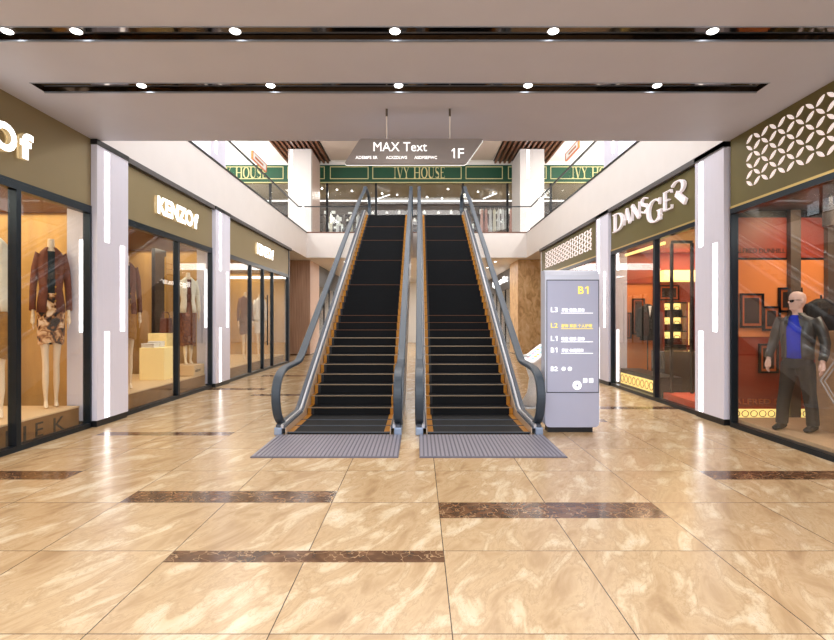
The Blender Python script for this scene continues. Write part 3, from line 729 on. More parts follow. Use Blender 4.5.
bag_x(-5.40, 10.85, 1.22, .26, .32, 'bag_brown', 'brown leather handbag on tall cream plinth in the second left shop', None)
for i, (yy, ww) in enumerate(((10.06, .2), (10.31, .18))):
    mb = MB(); mb.box(-5.5, -5.25, yy, yy + ww, .95, 1.03 + .03 * i); mb.box(-5.505, -5.245, yy - .004, yy + ww + .004, 1.01 + .03 * i, 1.035 + .03 * i)
    tag(mb.build('gift_box', 'white_cloth', bevel=.004), ['small flat white box, the left of two on the lower cream plinth', 'small white box, the right of two on the lower cream plinth'][i], 'box', 'white boxes on the plinth')
t = thing('garment_rail', 'brass ladder-like garment rail behind the handbag in the second left shop', 'rail', (-5.6, 11.5, .02))
for yy in (11.25, 11.8):
    mb = MB(); mb.tube([(-5.62, yy, .021), (-5.62, yy, 2.9)], .015, 8); mb.build('post', 'gold_rail', t)
for zz in (2.4, 2.52, 2.64, 2.76):
    mb = MB(); mb.tube([(-5.62, 11.25, zz), (-5.62, 11.8, zz)], .010, 8, ref=(0, 0, 1)); mb.build('crossbar', 'gold_rail', t)

# ------------------------------------------------------------------ right near shop (male mannequin)
shell('right', -1.2, 7.93, 'red_wall', 'grey_post', 'red_wall', 'dark_floor', near_m='taupe')
EW = 7.60
fe = facing(EW)
t = thing('backdrop_wall', 'glowing orange panelled backdrop with red header and grey posts behind the male mannequin', 'backdrop', (5.6, EW, .02))
mb = MB(); mb.box(4.5, 6.95, EW, EW + .06, .02, 3.13); mb.build('panel', 'red_wall', t)
mb = MB(); mb.box(4.5, 6.95, EW - .012, EW, 1.25, 2.40); mb.build('orange_panel', 'orange_wall', t)
mb = MB(); mb.box(4.5, 6.95, EW - .02, EW, 2.40, 2.43); mb.box(4.5, 6.95, EW - .015, EW, 3.03, 3.13); mb.build('ledge', 'black_trim', t)
mb = MB(); mb.box(4.5, 6.95, EW - .012, EW, 2.43, 3.03); mb.build('header_panel', 'red_wall', t)
for x0, x1 in ((5.49, 5.64), (6.04, 6.18)):
    mb = MB(); mb.box(x0, x1, EW - .10, EW - .02, .02, 3.13); mb.build('post', 'grey_post', t)
mb = MB()
put_text(mb, 'ALFRED DUNHILL', fe, 4.72, 5.47, 2.50, 2.57, .012, .018, m='text_black')
mb.build('lettering', None, t)
mb = MB(); put_text(mb, 'ALFRED DUNHILL', fe, 4.72, 5.95, .24, .32, .0, .018, m='copper'); mb.build('lettering', None, t)
mb = MB(); mb.box(4.52, 6.4, EW - .03, EW, .04, .17); mb.build('glow_band', 'pattern_glow', t)
mb = MB()
for i in range(14):
    u = 4.60 + i * .13; n = 14
    for k in range(n):
        a0, a1 = 2 * math.pi * k / n, 2 * math.pi * (k + 1) / n
        mb.prism([(u + .055 * math.cos(a0), .105 + .05 * math.sin(a0)), (u + .055 * math.cos(a1), .105 + .05 * math.sin(a1)), (u + .046 * math.cos(a1), .105 + .041 * math.sin(a1)), (u + .046 * math.cos(a0), .105 + .041 * math.sin(a0))], fe, .03, .036)
mb.build('band_pattern', 'text_black', t)
def picture(x0, x1, z0, z1, Y, label, frame='black', mid='copper', group='framed pictures', ax='x', X=None, s=1):
    fn = facing(Y) if ax == 'x' else (lambda u, v, w: (X - s * w, -u, v))
    cx, cy, cz = fn((x0 + x1) / 2, z0, 0)
    t = thing('picture_frame', label, 'picture', (cx, cy, cz), group)
    b = .03
    mb = MB()
    for a in ((x0, x1, z0, z0 + b), (x0, x1, z1 - b, z1), (x0, x0 + b, z0 + b, z1 - b), (x1 - b, x1, z0 + b, z1 - b)):
        mb.prism([(a[0], a[2]), (a[1], a[2]), (a[1], a[3]), (a[0], a[3])], fn, .0, .03)
    mb.build('frame', frame, t)
    mb = MB(); mb.prism([(x0 + b, z0 + b), (x1 - b, z0 + b), (x1 - b, z1 - b), (x0 + b, z1 - b)], fn, 0, .012); mb.build('mount', mid, t)
    mb = MB(); mb.prism([(x0 + b * 2.2, z0 + b * 2.2), (x1 - b * 2.2, z0 + b * 2.2), (x1 - b * 2.2, z1 - b * 2.2), (x0 + b * 2.2, z1 - b * 2.2)], fn, .012, .016); mb.build('print', 'picture', t)
    return t
K = 7.45 / F
def pf(px0, px1, py0, py1, lab): picture((px0 - CX) * K, (px1 - CX) * K, H + (CY - py1) * K, H + (CY - py0) * K, EW - .02, lab, group='pictures behind the male mannequin')
pf(745, 769, 293, 328, 'large black-framed picture left of the male mannequin on orange backdrop')
pf(768, 786, 306, 331, 'smaller black-framed picture touching the mannequin shoulder on orange backdrop')
pf(784, 808, 287, 312, 'black-framed picture behind the male mannequin head')
pf(764, 784, 344, 374, 'copper-edged picture low behind the male mannequin leg')
t = thing('low_platform', 'low pale oak display base under the male mannequin', 'base', (5.0, 5.6, .02))
mb = MB(); mb.box(4.50, 5.6, 3.6, 7.3, .02, .10); mb.build('base_board', 'oak_floor', t, bevel=.005)
def wood_box(x0, x1, y0, y1, z0, z1, label):
    t = thing('display_box', label, 'display box', ((x0 + x1) / 2, (y0 + y1) / 2, z0), 'oak display boxes')
    b = .025; mb = MB()
    mb.box(x0, x1, y0, y1, z1 - b, z1); mb.build('top', 'walnut_box', t)
    for a in (x0, x1 - b):
        mb = MB(); mb.box(a, a + b, y0, y1, z0, z1 - b); mb.build('side', 'walnut_box', t)
    mb = MB(); mb.box(x0 + b, x1 - b, y1 - b, y1, z0, z1 - b); mb.build('back', 'walnut_box', t)
    return t
wood_box(4.95, 5.6, 5.35, 6.0, .10, .42, 'low open oak display box in front of the taller boxes')
wood_box(5.13, 5.8, 6.02, 6.6, .10, .62, 'middle pale oak display box right of the male mannequin')
wood_box(5.15, 5.9, 6.02, 6.6, .62, 1.05, 'upper pale oak display box stacked right of the male mannequin')
wood_box(5.14, 5.9, 6.04, 6.6, 1.05, 1.36, 'topmost oak display box of the stack by right edge')
# black coat on a stand
t = thing('coat_stand', 'black coat hanging on a dark stand behind the male mannequin', 'coat', (5.62, 7.1, .10), None)
mb = MB(); mb.tube([(5.62, 7.1, .11), (5.62, 7.1, 1.85)], .012, 8); mb.tube([(5.62, 7.1, .101), (5.62, 7.1, .12)], [.16, .15], 20); mb.build('stand', 'black', t)
mb = MB(); mb.tube([(5.62, 7.1, 1.08), (5.62, 7.1, 1.3), (5.62, 7.1, 1.6), (5.62, 7.1, 1.74), (5.62, 7.1, 1.80)], [(.19, .11), (.18, .10), (.2, .1), (.18, .08), (.06, .05)], 18)
for s in (-1, 1): mb.tube([(5.62 + s * .17, 7.1, 1.72), (5.62 + s * .22, 7.1, 1.45), (5.62 + s * .23, 7.08, 1.15)], [.06, .055, .05], 12)
mb.build('coat', 'black_cloth', t, smooth=True, remesh=.014)

def man(loc, rz, sc=1.0):
    t = thing('mannequin', 'bald male mannequin in sunglasses, charcoal leather jacket, blue shirt and dark trousers', 'mannequin', loc, 'window mannequins')
    f0 = xf(loc, rz, sc, sc)
    def f(p):
        k = min(1, max(0, (p[2] - 1.44) / .10)); a = math.radians(-34) * k; c, s_ = math.cos(a), math.sin(a)
        return f0((p[0] * c - p[1] * s_, p[0] * s_ + p[1] * c, p[2])) if p[2] > 1.44 and abs(p[0]) < .12 else f0(p)
    mb = MB()   # local: facing -y, height 1.77
    mb.tube([(0, .0, 1.42), (0, .0, 1.50), (0, -.01, 1.56)], [(.075, .065), (.055, .055), (.055, .058)], 16)
    mb.tube([(0, .012, 1.535), (0, -.008, 1.56), (0, -.012, 1.60), (0, -.004, 1.65), (0, 0, 1.70), (0, .004, 1.74), (0, .006, 1.765), (0, .008, 1.775)],
            [(.03, .035), (.055, .075), (.068, .088), (.074, .098), (.076, .100), (.066, .088), (.042, .058), (.012, .02)], 24)
    mb.tube([(0, -.095, 1.665), (0, -.118, 1.632), (0, -.098, 1.622)], [(.009, .008), (.014, .010), (.011, .008)], 8)         # nose
    mb.tube([(-.024, -.088, 1.594), (0, -.100, 1.596), (.024, -.088, 1.594)], [.004, .007, .004], 8, ref=(0, 0, 1))
    mb.tube([(-.022, -.088, 1.585), (0, -.099, 1.583), (.022, -.088, 1.585)], [.004, .008, .004], 8, ref=(0, 0, 1))
    mb.ball((0, -.083, 1.555), (.026, .018, .018))
    for s in (-1, 1):
        mb.ball((s * .078, .008, 1.645), (.010, .020, .032)); mb.ball((s * .03, -.080, 1.655), (.012, .008, .007))
    mb.tube([(0, .0, 1.44), (0, 0, 1.36), (0, 0, 1.2), (0, 0, 1.0), (0, 0, .9)], [(.12, .07), (.17, .10), (.155, .11), (.14, .10), (.15, .105)], 20)
    AR = {-1: [(-.185, 0, 1.42), (-.245, .02, 1.27), (-.285, .02, 1.12), (-.30, -.04, .99), (-.30, -.08, .89)],
          1: [(.185, 0, 1.42), (.25, .03, 1.27), (.285, .03, 1.12), (.29, -.02, .98), (.285, -.06, .88)]}
    for s in (-1, 1):
        mb.tube(AR[s], [(.055, .055), (.048, .05), (.042, .044), (.035, .036), (.026, .03)], 12)
        hand(mb, AR[s][-1], (0, -.25, -1), s, 1.05, .5)
    xmb(mb, f).build('body', 'skin_pink', t, smooth=True, remesh=.0075)
    mb = MB()
    for s in (-1, 1):
        mb.prism([(s * .008, 1.665), (s * .010, 1.642), (s * .034, 1.632), (s * .058, 1.642), (s * .062, 1.668)], lambda u, v, w: (u, -.103 + 4.5 * u * u - w, v), 0, .006)
        mb.tube([(s * .06, -.084, 1.665), (s * .078, -.03, 1.664), (s * .082, .01, 1.66)], .003, 6)
    mb.tube([(-.010, -.104, 1.662), (.010, -.104, 1.662)], .003, 6, ref=(0, 0, 1))
    xmb(mb, f).build('sunglasses', 'lens', t)
    mb = MB(); mb.tube([(0, 0, .90), (0, -.01, 1.05), (0, -.01, 1.22), (0, -.005, 1.36), (0, 0, 1.44), (0, 0, 1.475)], [(.158, .118), (.155, .120), (.175, .125), (.17, .11), (.11, .075), (.066, .06)], 22)
    xmb(mb, f).build('shirt', 'blue_cloth', t, smooth=True)
    mb = MB(); n = 30; prof = [(1.505, .075, .07), (1.47, .10, .078), (1.44, .165, .095), (1.38, .205, .118), (1.22, .20, .140), (1.05, .178, .135), (.96, .178, .135), (.92, .182, .138)]
    vs = []
    for i, (z, a, b) in enumerate(prof):
        g = (.75, .62, .5, .46, .42, .46, .50, .52)[i]
        for j in range(n):
            th = -math.pi / 2 + g + (2 * math.pi - 2 * g) * j / (n - 1); vs.append((a * math.cos(th), b * math.sin(th), z))
    mb.add(vs, [(i * n + j, i * n + j + 1, (i + 1) * n + j + 1, (i + 1) * n + j) for i in range(len(prof) - 1) for j in range(n - 1)])
    for s in (-1, 1):
        mb.tube([Vector(AR[s][0]) + Vector((-s * .01, 0, .005))] + AR[s][1:4] + [Vector(AR[s][4]) + Vector((0, 0, .03))], [(.075, .074), (.064, .068), (.056, .060), (.050, .052), (.046, .048)], 16)
    jo = xmb(mb, f).build('jacket', 'leather', t, smooth=True); sd = jo.modifiers.new('thick', 'SOLIDIFY'); sd.thickness = .012
    mb = MB()
    for s in (-1, 1):
        mb.prism([(s * .075, 1.47), (s * .11, 1.40), (s * .115, 1.28), (s * .07, 1.34), (s * .055, 1.44)], lambda u, v, w: (u, -.128 - w + abs(u) * .3, v), 0, .01)
        mb.tube([(s * .12, -.118, 1.24), (s * .125, -.122, 1.15)], .004, 6)
    mb.tube([(-.16, .02, .925), (-.12, .11, .925), (0, .14, .925), (.12, .11, .925), (.16, .02, .925)], .018, 8, ref=(0, 0, 1))
    xmb(mb, f).build('collar', 'leather', t)
    mb = MB(); mb.tube([(0, 0, .80), (0, 0, .88), (0, 0, .97)], [(.175, .125), (.172, .125), (.158, .115)], 20)
    for s, fx, fy in ((-1, -.15, -.05), (1, .13, .08)):
        mb.tube([(s * .09, 0, .86), (s * .10, fy * .2, .70), (fx * .85, fy * .5, .48), (fx, fy * .8, .28), (fx * 1.05, fy, .07)], [(.098, .115), (.092, .10), (.076, .08), (.070, .078), (.068, .085)], 16)
    xmb(mb, f).build('trousers', 'trouser', t, smooth=True, remesh=.013)
    for s, fx, fy in ((-1, -.157, -.05), (1, .137, .08)):
        mb = MB(); mb.tube([(fx, fy + .07, .045), (fx, fy, .05), (fx, fy - .09, .04), (fx, fy - .17, .03), (fx, fy - .20, .02)], [(.036, .036), (.045, .048), (.048, .038), (.044, .026), (.025, .014)], 14)
        xmb(mb, f).build('shoe', 'black_cloth', t, smooth=True)
    return t
man((4.80, 6.44, .103), math.radians(-58), .99)
# chevron mark on the near right pane
mb = MB(); fn = right_wall(XR - .002)
for k, r in ((0, .19), (1, .13)):
    cy0 = -5.36; cz0 = 1.5 - 62 * 5.4 / F
    o4 = [(cy0 - r, cz0), (cy0, cz0 + r * 1.2), (cy0 + r, cz0), (cy0, cz0 - r * 1.2)]
    i4 = [(cy0 + (u - cy0) * .86, cz0 + (v - cz0) * .86) for u, v in o4]
    for a in range(4):
        b = (a + 1) % 4; mb.prism([o4[a], o4[b], i4[b], i4[a]], fn, 0, .004)
tag(mb.build('glass_emblem', mat('frosted_emblem', C(150, 142, 138), .6)), 'pale double-diamond emblem on the large right window at the picture edge', 'emblem')
for yy in (2.5, 4.5, 6.3):
    area('shop_lamp', (5.8, yy, 3.1), 1.4, 28, (1, .86, .7))
area('shop_lamp', (5.5, 6.9, 3.05), .3, 16, (1, .72, .42), (math.radians(-15), 0, 0), sy=1.2).rotation_euler = (math.radians(28), 0, 0)
t = thing('track_light', 'grey cylinder spotlight under the ceiling track inside the right window', 'spotlight', (5.4, 6.4, 3.14))
mb = MB(); mb.tube([(5.35, 6.6, 3.13), (5.35, 6.6, 2.98)], .018, 8); mb.build('stem', 'grey_post', t)
mb = MB(); mb.tube([(5.35, 6.6, 2.99), (5.35, 6.6, 2.72)], .09, 20); mb.build('housing', 'grey_post', t, smooth=False)

# ------------------------------------------------------------------ right middle shop (DANSGER)
shell('right', 7.96, 12.38, 'red_wall', 'red_ceil', 'red_wall', 'dark_floor', far_m='orange_wall', depth=3.4)
XB = XR + .10 + 3.4
t = thing('window_plinth', 'low black window plinth with glowing cream patterned band in the DANSGER shop', 'plinth', (4.7, 10.4, .02))
mb = MB(); mb.box(4.52, 4.95, 9.55, 11.4, .02, .42); mb.build('plinth_body', 'black_trim', t)
mb = MB(); mb.box(4.505, 4.52, 9.6, 11.35, .10, .33); mb.build('glow_band', 'pattern_glow', t)
mb = MB(); fr = right_wall(4.505)
for i in range(9):
    u = -11.25 + i * .2
    for k in range(12):
        a0, a1 = 2 * math.pi * k / 12, 2 * math.pi * (k + 1) / 12
        mb.prism([(u + .085 * math.cos(a0), .215 + .085 * math.sin(a0)), (u + .085 * math.cos(a1), .215 + .085 * math.sin(a1)), (u + .07 * math.cos(a1), .215 + .07 * math.sin(a1)), (u + .07 * math.cos(a0), .215 + .07 * math.sin(a0))], fr, 0, .006)
mb.build('band_pattern', 'gold_rail', t)
mb = MB(); mb.box(4.52, 5.4, 8.1, 9.4, .021, .16); tag(mb.build('entry_platform', mat('red_carpet', C(206, 66, 28), .7)), 'orange-red low platform just inside the DANSGER glass door', 'platform')
mb = MB(); mb.box(4.98, 7.3, 10.3, 10.9, .021, .86); tag(mb.build('display_counter', 'dark_floor', bevel=.01), 'long dark glossy counter across the back of the DANSGER shop', 'counter')
YB = 12.31
mb = MB(); mb.box(5.66, 7.75, YB - .02, YB, .02, 3.12); tag(mb.build('wall_panel', 'red_wall'), 'dark red wall panel behind the lit shelves of the DANSGER shop', 'panel')
def shelf_unit(x0, x1, label):
    t = thing('shelf_unit', label, 'shelf', ((x0 + x1) / 2, YB - .15, .02), 'lit wall shelves')
    mb = MB(); mb.box(x0, x1, YB - .05, YB - .022, .9, 1.92); mb.build('back_panel', 'cove', t)
    for z in (.9, 1.24, 1.58, 1.92):
        mb = MB(); mb.box(x0 + .03, x1 - .03, YB - .33, YB - .05, z - .02, z + .01); mb.build('shelf', 'black_trim', t)
    for x in (x0, x1 - .03):
        mb = MB(); mb.box(x, x + .03, YB - .33, YB - .05, .02, 1.93); mb.build('side', 'red_wall', t)
    mb = MB(); mb.box(x0 + .03, x1 - .03, YB - .33, YB - .05, .02, .87); mb.build('cabinet', 'black_trim', t)
shelf_unit(5.76, 6.34, 'lit shelf unit with dark bags, left of two in the DANSGER shop')
shelf_unit(6.52, 7.20, 'lit shelf unit with dark bags, right of two in the DANSGER shop')
for i, (x, w, h) in enumerate(((5.90, .17, .15), (6.15, .24, .16), (6.68, .18, .17), (6.98, .26, .14))):
    for j, z in enumerate((.912, 1.252, 1.592)):
        mm = 'bag_brown' if (i + j) % 3 == 1 else 'black_cloth'
        bag_x(x, YB - .2, z, w, h, mm, 'small %s handbag on the %s lit shelf of the %s DANSGER unit, %s one' % ('brown' if mm == 'bag_brown' else 'black', ('bottom', 'middle', 'top')[j], ('left', 'right')[i // 2], ('left', 'right')[i % 2]))
mb = MB(); mb.box(5.70, 7.7, YB - .5, YB - .03, 2.42, 2.66); tag(mb.build('cove_light', 'cove'), 'broad glowing yellow cove light over the DANSGER shelves', 'light')
mb = MB(); mb.box(4.62, 4.66, 9.6, 11.4, 2.93, 2.98); tag(mb.build('cove_light', 'cove'), 'thin glowing yellow light line above left DANSGER pane', 'light')
mb = MB(); mb.box(4.5, 5.64, YB - .04, YB, 2.38, 3.12); tag(mb.build('wall_header', 'red_wall'), 'red header panel above the orange wall in the left DANSGER pane', 'panel')
for i, (a, b, z0, z1) in enumerate(((4.86, 4.98, 1.40, 1.95), (4.99, 5.14, 1.05, 1.68), (5.16, 5.46, 1.15, 2.02), (5.80, 6.28, 1.98, 2.34))):
    picture(a, b, z0, z1, YB - .025 if i == 3 else YB - .005, ['slim dark framed picture nearest the column in the left DANSGER pane', 'low dark framed picture beside the suit in the left DANSGER pane', 'largest dark framed picture, behind the suit in the DANSGER shop', 'wide framed picture above the left lit shelf unit'][i], group='pictures in the orange shop')
t = thing('suit_form', 'dark suit on a tailor form in the left pane of the DANSGER shop', 'suit', (5.42, 12.0, .02))
SX, SY = 5.40, 12.0
mb = MB(); mb.tube([(SX, SY, .03), (SX, SY, 1.2)], .015, 8); mb.tube([(SX, SY, .022), (SX, SY, .04)], [.14, .13], 16); mb.build('stand', 'black', t)
mb = MB(); mb.tube([(SX, SY, 1.02), (SX, SY, 1.3), (SX, SY, 1.65), (SX, SY, 1.8), (SX, SY, 1.88)], [(.19, .12), (.16, .11), (.2, .12), (.17, .09), (.05, .05)], 18)
for s in (-1, 1): mb.tube([(SX + s * .16, SY, 1.77), (SX + s * .21, SY, 1.45), (SX + s * .22, SY - .02, 1.1)], [.065, .055, .05], 12)
mb.build('jacket', 'black_cloth', t, smooth=True, remesh=.014)
mb = MB(); mb.prism([(SX - .035, 1.83), (SX + .035, 1.83), (SX, 1.58)], facing(SY - .118), 0, .012); mb.build('shirt_front', 'white_cloth', t)
area('shop_lamp', (6.0, 9.1, 3.08), 2.2, 50, (1, .76, .5), sy=1.4); area('shop_lamp', (6.0, 11.2, 3.08), 2.2, 70, (1, .76, .5), sy=1.6)
for i, (a, b) in enumerate(((6.2, 9.0), (6.2, 9.8), (7.0, 9.4), (7.0, 10.3))):
    t = thing('spotlight', 'small white spotlight in the red DANSGER ceiling, %s' % ['front left', 'rear left', 'front right', 'rear right'][i], 'spotlight', (a, b, 3.14), 'spots in red ceiling')
    mb = MB(); mb.tube([(a, b, 3.139), (a, b, 3.12)], .05, 14); mb.build('lens', 'lamp', t)
# glass door leaf inside the right bay
t = thing('door_frame', 'slim black inner door frame standing ajar in the DANSGER right bay', 'door', (4.6, 9.3, .02))
mb = MB(); mb.box(4.62, 4.66, 9.30, 9.36, .165, 2.9); mb.build('stile', 'black', t)
mb = MB(); mb.box(4.95, 4.99, 9.22, 9.28, .165, 2.9); mb.build('stile', 'black', t)
mb = MB(); mb.box(4.62, 4.99, 9.26, 9.32, 2.9, 2.95); mb.build('top_rail', 'black', t)

# ------------------------------------------------------------------ right far shop
shell('right', 12.41, 18.1, 'orange_wall', 'red_ceil', 'red_wall', 'dark_floor')
area('shop_lamp', (5.5, 13.5, 3.08), .6, 60, (1, .75, .5)); area('shop_lamp', (5.5, 16.2, 3.08), .6, 60, (1, .75, .5))
mb = MB(); mb.box(4.7, 5.3, 12.7, 13.9, .021, 2.5); tag(mb.build('display_cabinet', 'orange_wall', bevel=.01), 'tall orange display cabinet glimpsed above the totem in the far right shop', 'cabinet')

# ------------------------------------------------------------------ beyond the shops: side passages, pillars, back shops
struct(MB().box(-9.0, -8.9, 17.8, 34, 0, ZC).build('wall_left', 'white')); struct(MB().box(8.75, 8.85, 18.1, 34, 0, ZC).build('wall_right', 'white'))
struct(MB().box(-9.0, 8.8, 34.0, 34.1, 0, ZC).build('wall_back', 'soft_white'))
struct(MB().box(-8.9, XL + .02, 17.81, 17.9, 0, ZC).build('wall_left', 'dark_fascia')); struct(MB().box(XR - .02, 8.7, 18.11, 18.2, 0, ZC).build('wall_right', 'white'))
t = thing('pillar', 'square pillar clad in striped brown wood left of the escalators', 'pillar', (-5.0, 22.5, 0))
mb = MB(); mb.box(-5.48, -4.62, 21.5, 23.4, 0.06, ZC - .003); mb.build('shaft', 'pillar_wood', t)
mb = MB(); mb.box(-4.62, -4.60, 21.5, 23.4, 0.06, ZC - .003); mb.build('side_panel', 'pillar_pink', t)
mb = MB(); mb.box(-5.47, -4.63, 21.51, 23.39, 0, 0.06); mb.build('base', 'brown', t)
t = thing('pillar', 'square honey travertine pillar right of the escalators, behind the totem', 'pillar', (4.7, 22.2, 0))
mb = MB(); mb.box(4.15, 5.6, 21.3, 23.2, 0.06, ZC - .003); mb.build('shaft', 'pillar_stone', t)
mb = MB(); mb.box(4.16, 5.59, 21.31, 23.19, 0, 0.06); mb.build('base', 'brown', t)
def back_shop(side, label, letters):
    s = -1 if side == 'left' else 1; X = -4.62 if s < 0 else 4.42; y0, y1 = (23.45, 33.5) if s < 0 else (23.25, 33.5)
    t = thing('shopfront', label, 'shopfront', (X, 28, 0))
    mb = MB(); mb.box(X, X + s * .1, y0, y1, 3.05, ZC - .01); mb.build('fascia', 'dark_fascia', t)
    n = 7
    for i in range(n + 1):
        y = y0 + (y1 - y0) * i / n; mb = MB(); mb.box(X, X + s * .08, max(y0, y - .04), min(y1, y + .04), 0, 3.05); mb.build('mullion', 'black', t)
        if i < n: mb = MB(); mb.box(X + s * .03, X + s * .04, y + .04, y + (y1 - y0) / n - .04, .05, 3.05); mb.build('glass_pane', 'glass', t)
    if letters:
        mb = MB(); put_text(mb, 'lpark', right_wall(X), -30.2, -25.2, 3.35, 3.75, 0, .05, bold=.03, m='sign_face'); mb.build('sign_lettering', None, t)
    struct(MB().box(X + s * 1.6, X + s * 1.7, y0, y1, 0.01, ZC - .01).build('wall_' + side, 'taupe'))
    for i in range(9):
        y = y0 + .7 + i * 1.0; kk = i % 3
        g = MB(); g.tube([(X + s * .9, y, .5), (X + s * .9, y, 1.0), (X + s * .9, y, 1.6), (X + s * .9, y, 1.95), (X + s * .9, y, 2.02)], [(.26, .2), (.2, .15), (.18, .2), (.12, .2), (.03, .04)], 14)
        g.tube([(X + s * .9, y, .02), (X + s * .9, y, .5)], .015, 6); g.tube([(X + s * .9, y, .012), (X + s * .9, y, .03)], .15, 14)
        tag(g.build('dress_form', ['white_cloth', 'black_cloth', 'pink_cloth'][kk], smooth=True), '%s dress on stand, number %s from the pillar, dark shop on the %s' % (['white', 'black', 'blush'][kk], ['one', 'two', 'three', 'four', 'five', 'six', 'seven', 'eight', 'nine'][i], side), 'dress', 'dresses in the %s back shop' % side)
    for yy in (25, 28, 31): area('shop_lamp', (X + s * .9, yy, 3.6), .5, 25, (1, .93, .85))
back_shop('left', 'dark grey shopfront behind the wooden pillar, left of the escalators', False)
back_shop('right', 'dark grey shopfront with white lettering behind the travertine pillar', True)
for i, (x, y) in enumerate(((3.3, 22), (3.3, 24.5), (3.3, 27), (2.4, 22), (2.4, 25), (-3.2, 22), (-3.2, 24.5), (-2.4, 23))):
    lamp_at(x, y, ZC, 'small recessed downlight under the bridge, %s' % ['right of the right escalator, nearest', 'right of the right escalator, second', 'right of right escalator, third', 'right, closest to right handrail', 'right, closest to right handrail, farther', 'left of left escalator, nearest', 'left of left escalator, farther', 'left, closest to left handrail'][i], 'downlights under the bridge', r=.05, power=60)

# ------------------------------------------------------------------ upper floor railing
def rail(label, p0, p1, n, name='glass_railing'):
    (x0, y0), (x1, y1) = p0, p1
    t = thing(name, label, 'railing', ((x0 + x1) / 2, (y0 + y1) / 2, Z2), 'upper glass railings')
    ax = abs(x1 - x0) > abs(y1 - y0); h = 1.17
    w = .022
    mb = MB()
    if ax: mb.box(x0, x1, y0 - w, y0 + w, Z2 + h - .04, Z2 + h)
    else: mb.box(x0 - w, x0 + w, y0, y1, Z2 + h - .04, Z2 + h)
    mb.build('handrail', 'black_trim', t)
    mb = MB()
    if ax: mb.box(x0, x1, y0 - w, y0 + w, Z2, Z2 + .05)
    else: mb.box(x0 - w, x0 + w, y0, y1, Z2, Z2 + .05)
    mb.build('base_channel', 'black_trim', t)
    for i in range(n):
        a, b = i / n, (i + 1) / n; g = .008
        mb = MB()
        if ax: mb.box(x0 + (x1 - x0) * a + g, x0 + (x1 - x0) * b - g, y0 - .006, y0 + .006, Z2 + .05, Z2 + h - .04)
        else: mb.box(x0 - .006, x0 + .006, y0 + (y1 - y0) * a + g, y0 + (y1 - y0) * b - g, Z2 + .05, Z2 + h - .04)
        mb.build('glass_pane', 'glass_soft', t)
rail('black-topped glass railing along left upper floor edge', (-4.97, 12.2), (-4.97, 20.95), 6)
rail('black-topped glass railing along right upper floor edge', (4.62, 12.2), (4.62, 20.95), 6)
rail('glass railing on the bridge between left escalator and the upper column', (-4.97, 20.97), (-1.95, 20.97), 2)
rail('glass railing on the bridge between right escalator and the upper column', (1.85, 20.97), (4.62, 20.97), 2)
# ------------------------------------------------------------------ upper floor ceiling
ZU = 8.9
struct(MB().box(-13, 13, 7.2, 31, ZU, ZU + .15).build('ceiling', 'soft_white'))
struct(MB().box(-4.05, 3.40, 12, 23.3, ZU - .06, ZU - .001).build('ceiling', 'beige_ceil'))
for x0, x1, lab in ((-6.15, -4.1, 'left'), (3.45, 6.0, 'right')):
    t = thing('slatted_panel', 'brown slatted ceiling panel over the upper floor, %s of the hanging sign' % lab, 'ceiling panel', ((x0 + x1) / 2, 21, ZU - .12), 'slatted ceiling panels')
    mb = MB(); mb.box(x0, x1, 18.6, 23.6, ZU - .02, ZU - .002); mb.build('backing', 'black_trim', t)
    n = int((x1 - x0) / .2)
    for i in range(n):
        x = x0 + .05 + i * (x1 - x0) / n; mb = MB(); mb.box(x, x + .085, 18.6, 23.6, ZU - .13, ZU - .02); mb.build('slat', 'slat', t)
# ------------------------------------------------------------------ upper green shop
YF = 23.75; ff = facing(YF); S = YF / F
zt, zb = H + (CY - 165) * S, H + (CY - 181) * S
t = thing('shopfront', 'long green IVY HOUSE shopfront on the upper floor above the escalators', 'shopfront', (0, YF, Z2))
mb = MB(); mb.box(-12.5, 12.5, YF, YF + .15, zb, zt); mb.build('fascia', 'green', t)
mb = MB(); mb.box(-12.5, 12.5, YF - .02, YF + .15, zt, ZU - .002); mb.build('top_trim', 'soft_white', t)
mb = MB(); mb.box(-12.5, 12.5, YF - .05, YF + .15, zb - .07, zb); mb.build('lower_cornice', 'green', t)
mb = MB(); mb.box(-12.5, 12.5, YF - .06, YF - .04, zb - .10, zb - .06); mb.build('cornice_line', 'gold_line', t)
def gframe(mb, u0, u1):
    v0, v1 = zb + .09, zt - .07; b = .035
    for a in ((u0, u1, v0, v0 + b), (u0, u1, v1 - b, v1), (u0, u0 + b, v0, v1), (u1 - b, u1, v0, v1)):
        mb.prism([(a[0], a[2]), (a[1], a[2]), (a[1], a[3]), (a[0], a[3])], ff, 0, .012)
mb = MB(); lt = MB()
P = 178.0
for c in (-1, 0, 1, 2, -2):
    for a, b in ((372.4, 461.5), (465.6, 502.7), (508, 546.5)):
        u0, u1 = (a + c * P - CX) * S, (b + c * P - CX) * S
        if -12.3 < u0 and u1 < 12.3: gframe(mb, u0, u1)
    u0, u1 = (393.5 + c * P - CX) * S, (445 + c * P - CX) * S
    if -12.3 < u0 and u1 < 12.3: put_serif(lt, 'IVY HOUSE', ff, u0, u1, H + (CY - 178.2) * S, H + (CY - 167.2) * S, 0, .03)
mb.build('gold_frames', 'gold_line', t); lt.build('sign_lettering', 'gold_line', t)
zg = zb - .10
for px in (150, 205, 270, 327, 376, 463, 507.5, 551, 600, 660):
    u = (px - CX) * S; mb = MB(); mb.box(u - .05, u + .05, YF, YF + .1, Z2, zg); mb.build('mullion', 'black_trim', t)
mb = MB(); mb.box(-12.5, 12.5, YF + .04, YF + .05, Z2 + .02, zg); mb.build('glass_pane', 'glass', t)
struct(MB().box(-12.5, 12.5, YF + .12, 27.49, zg - .02, zg + .05).build('ceiling', 'olive_ceil'))
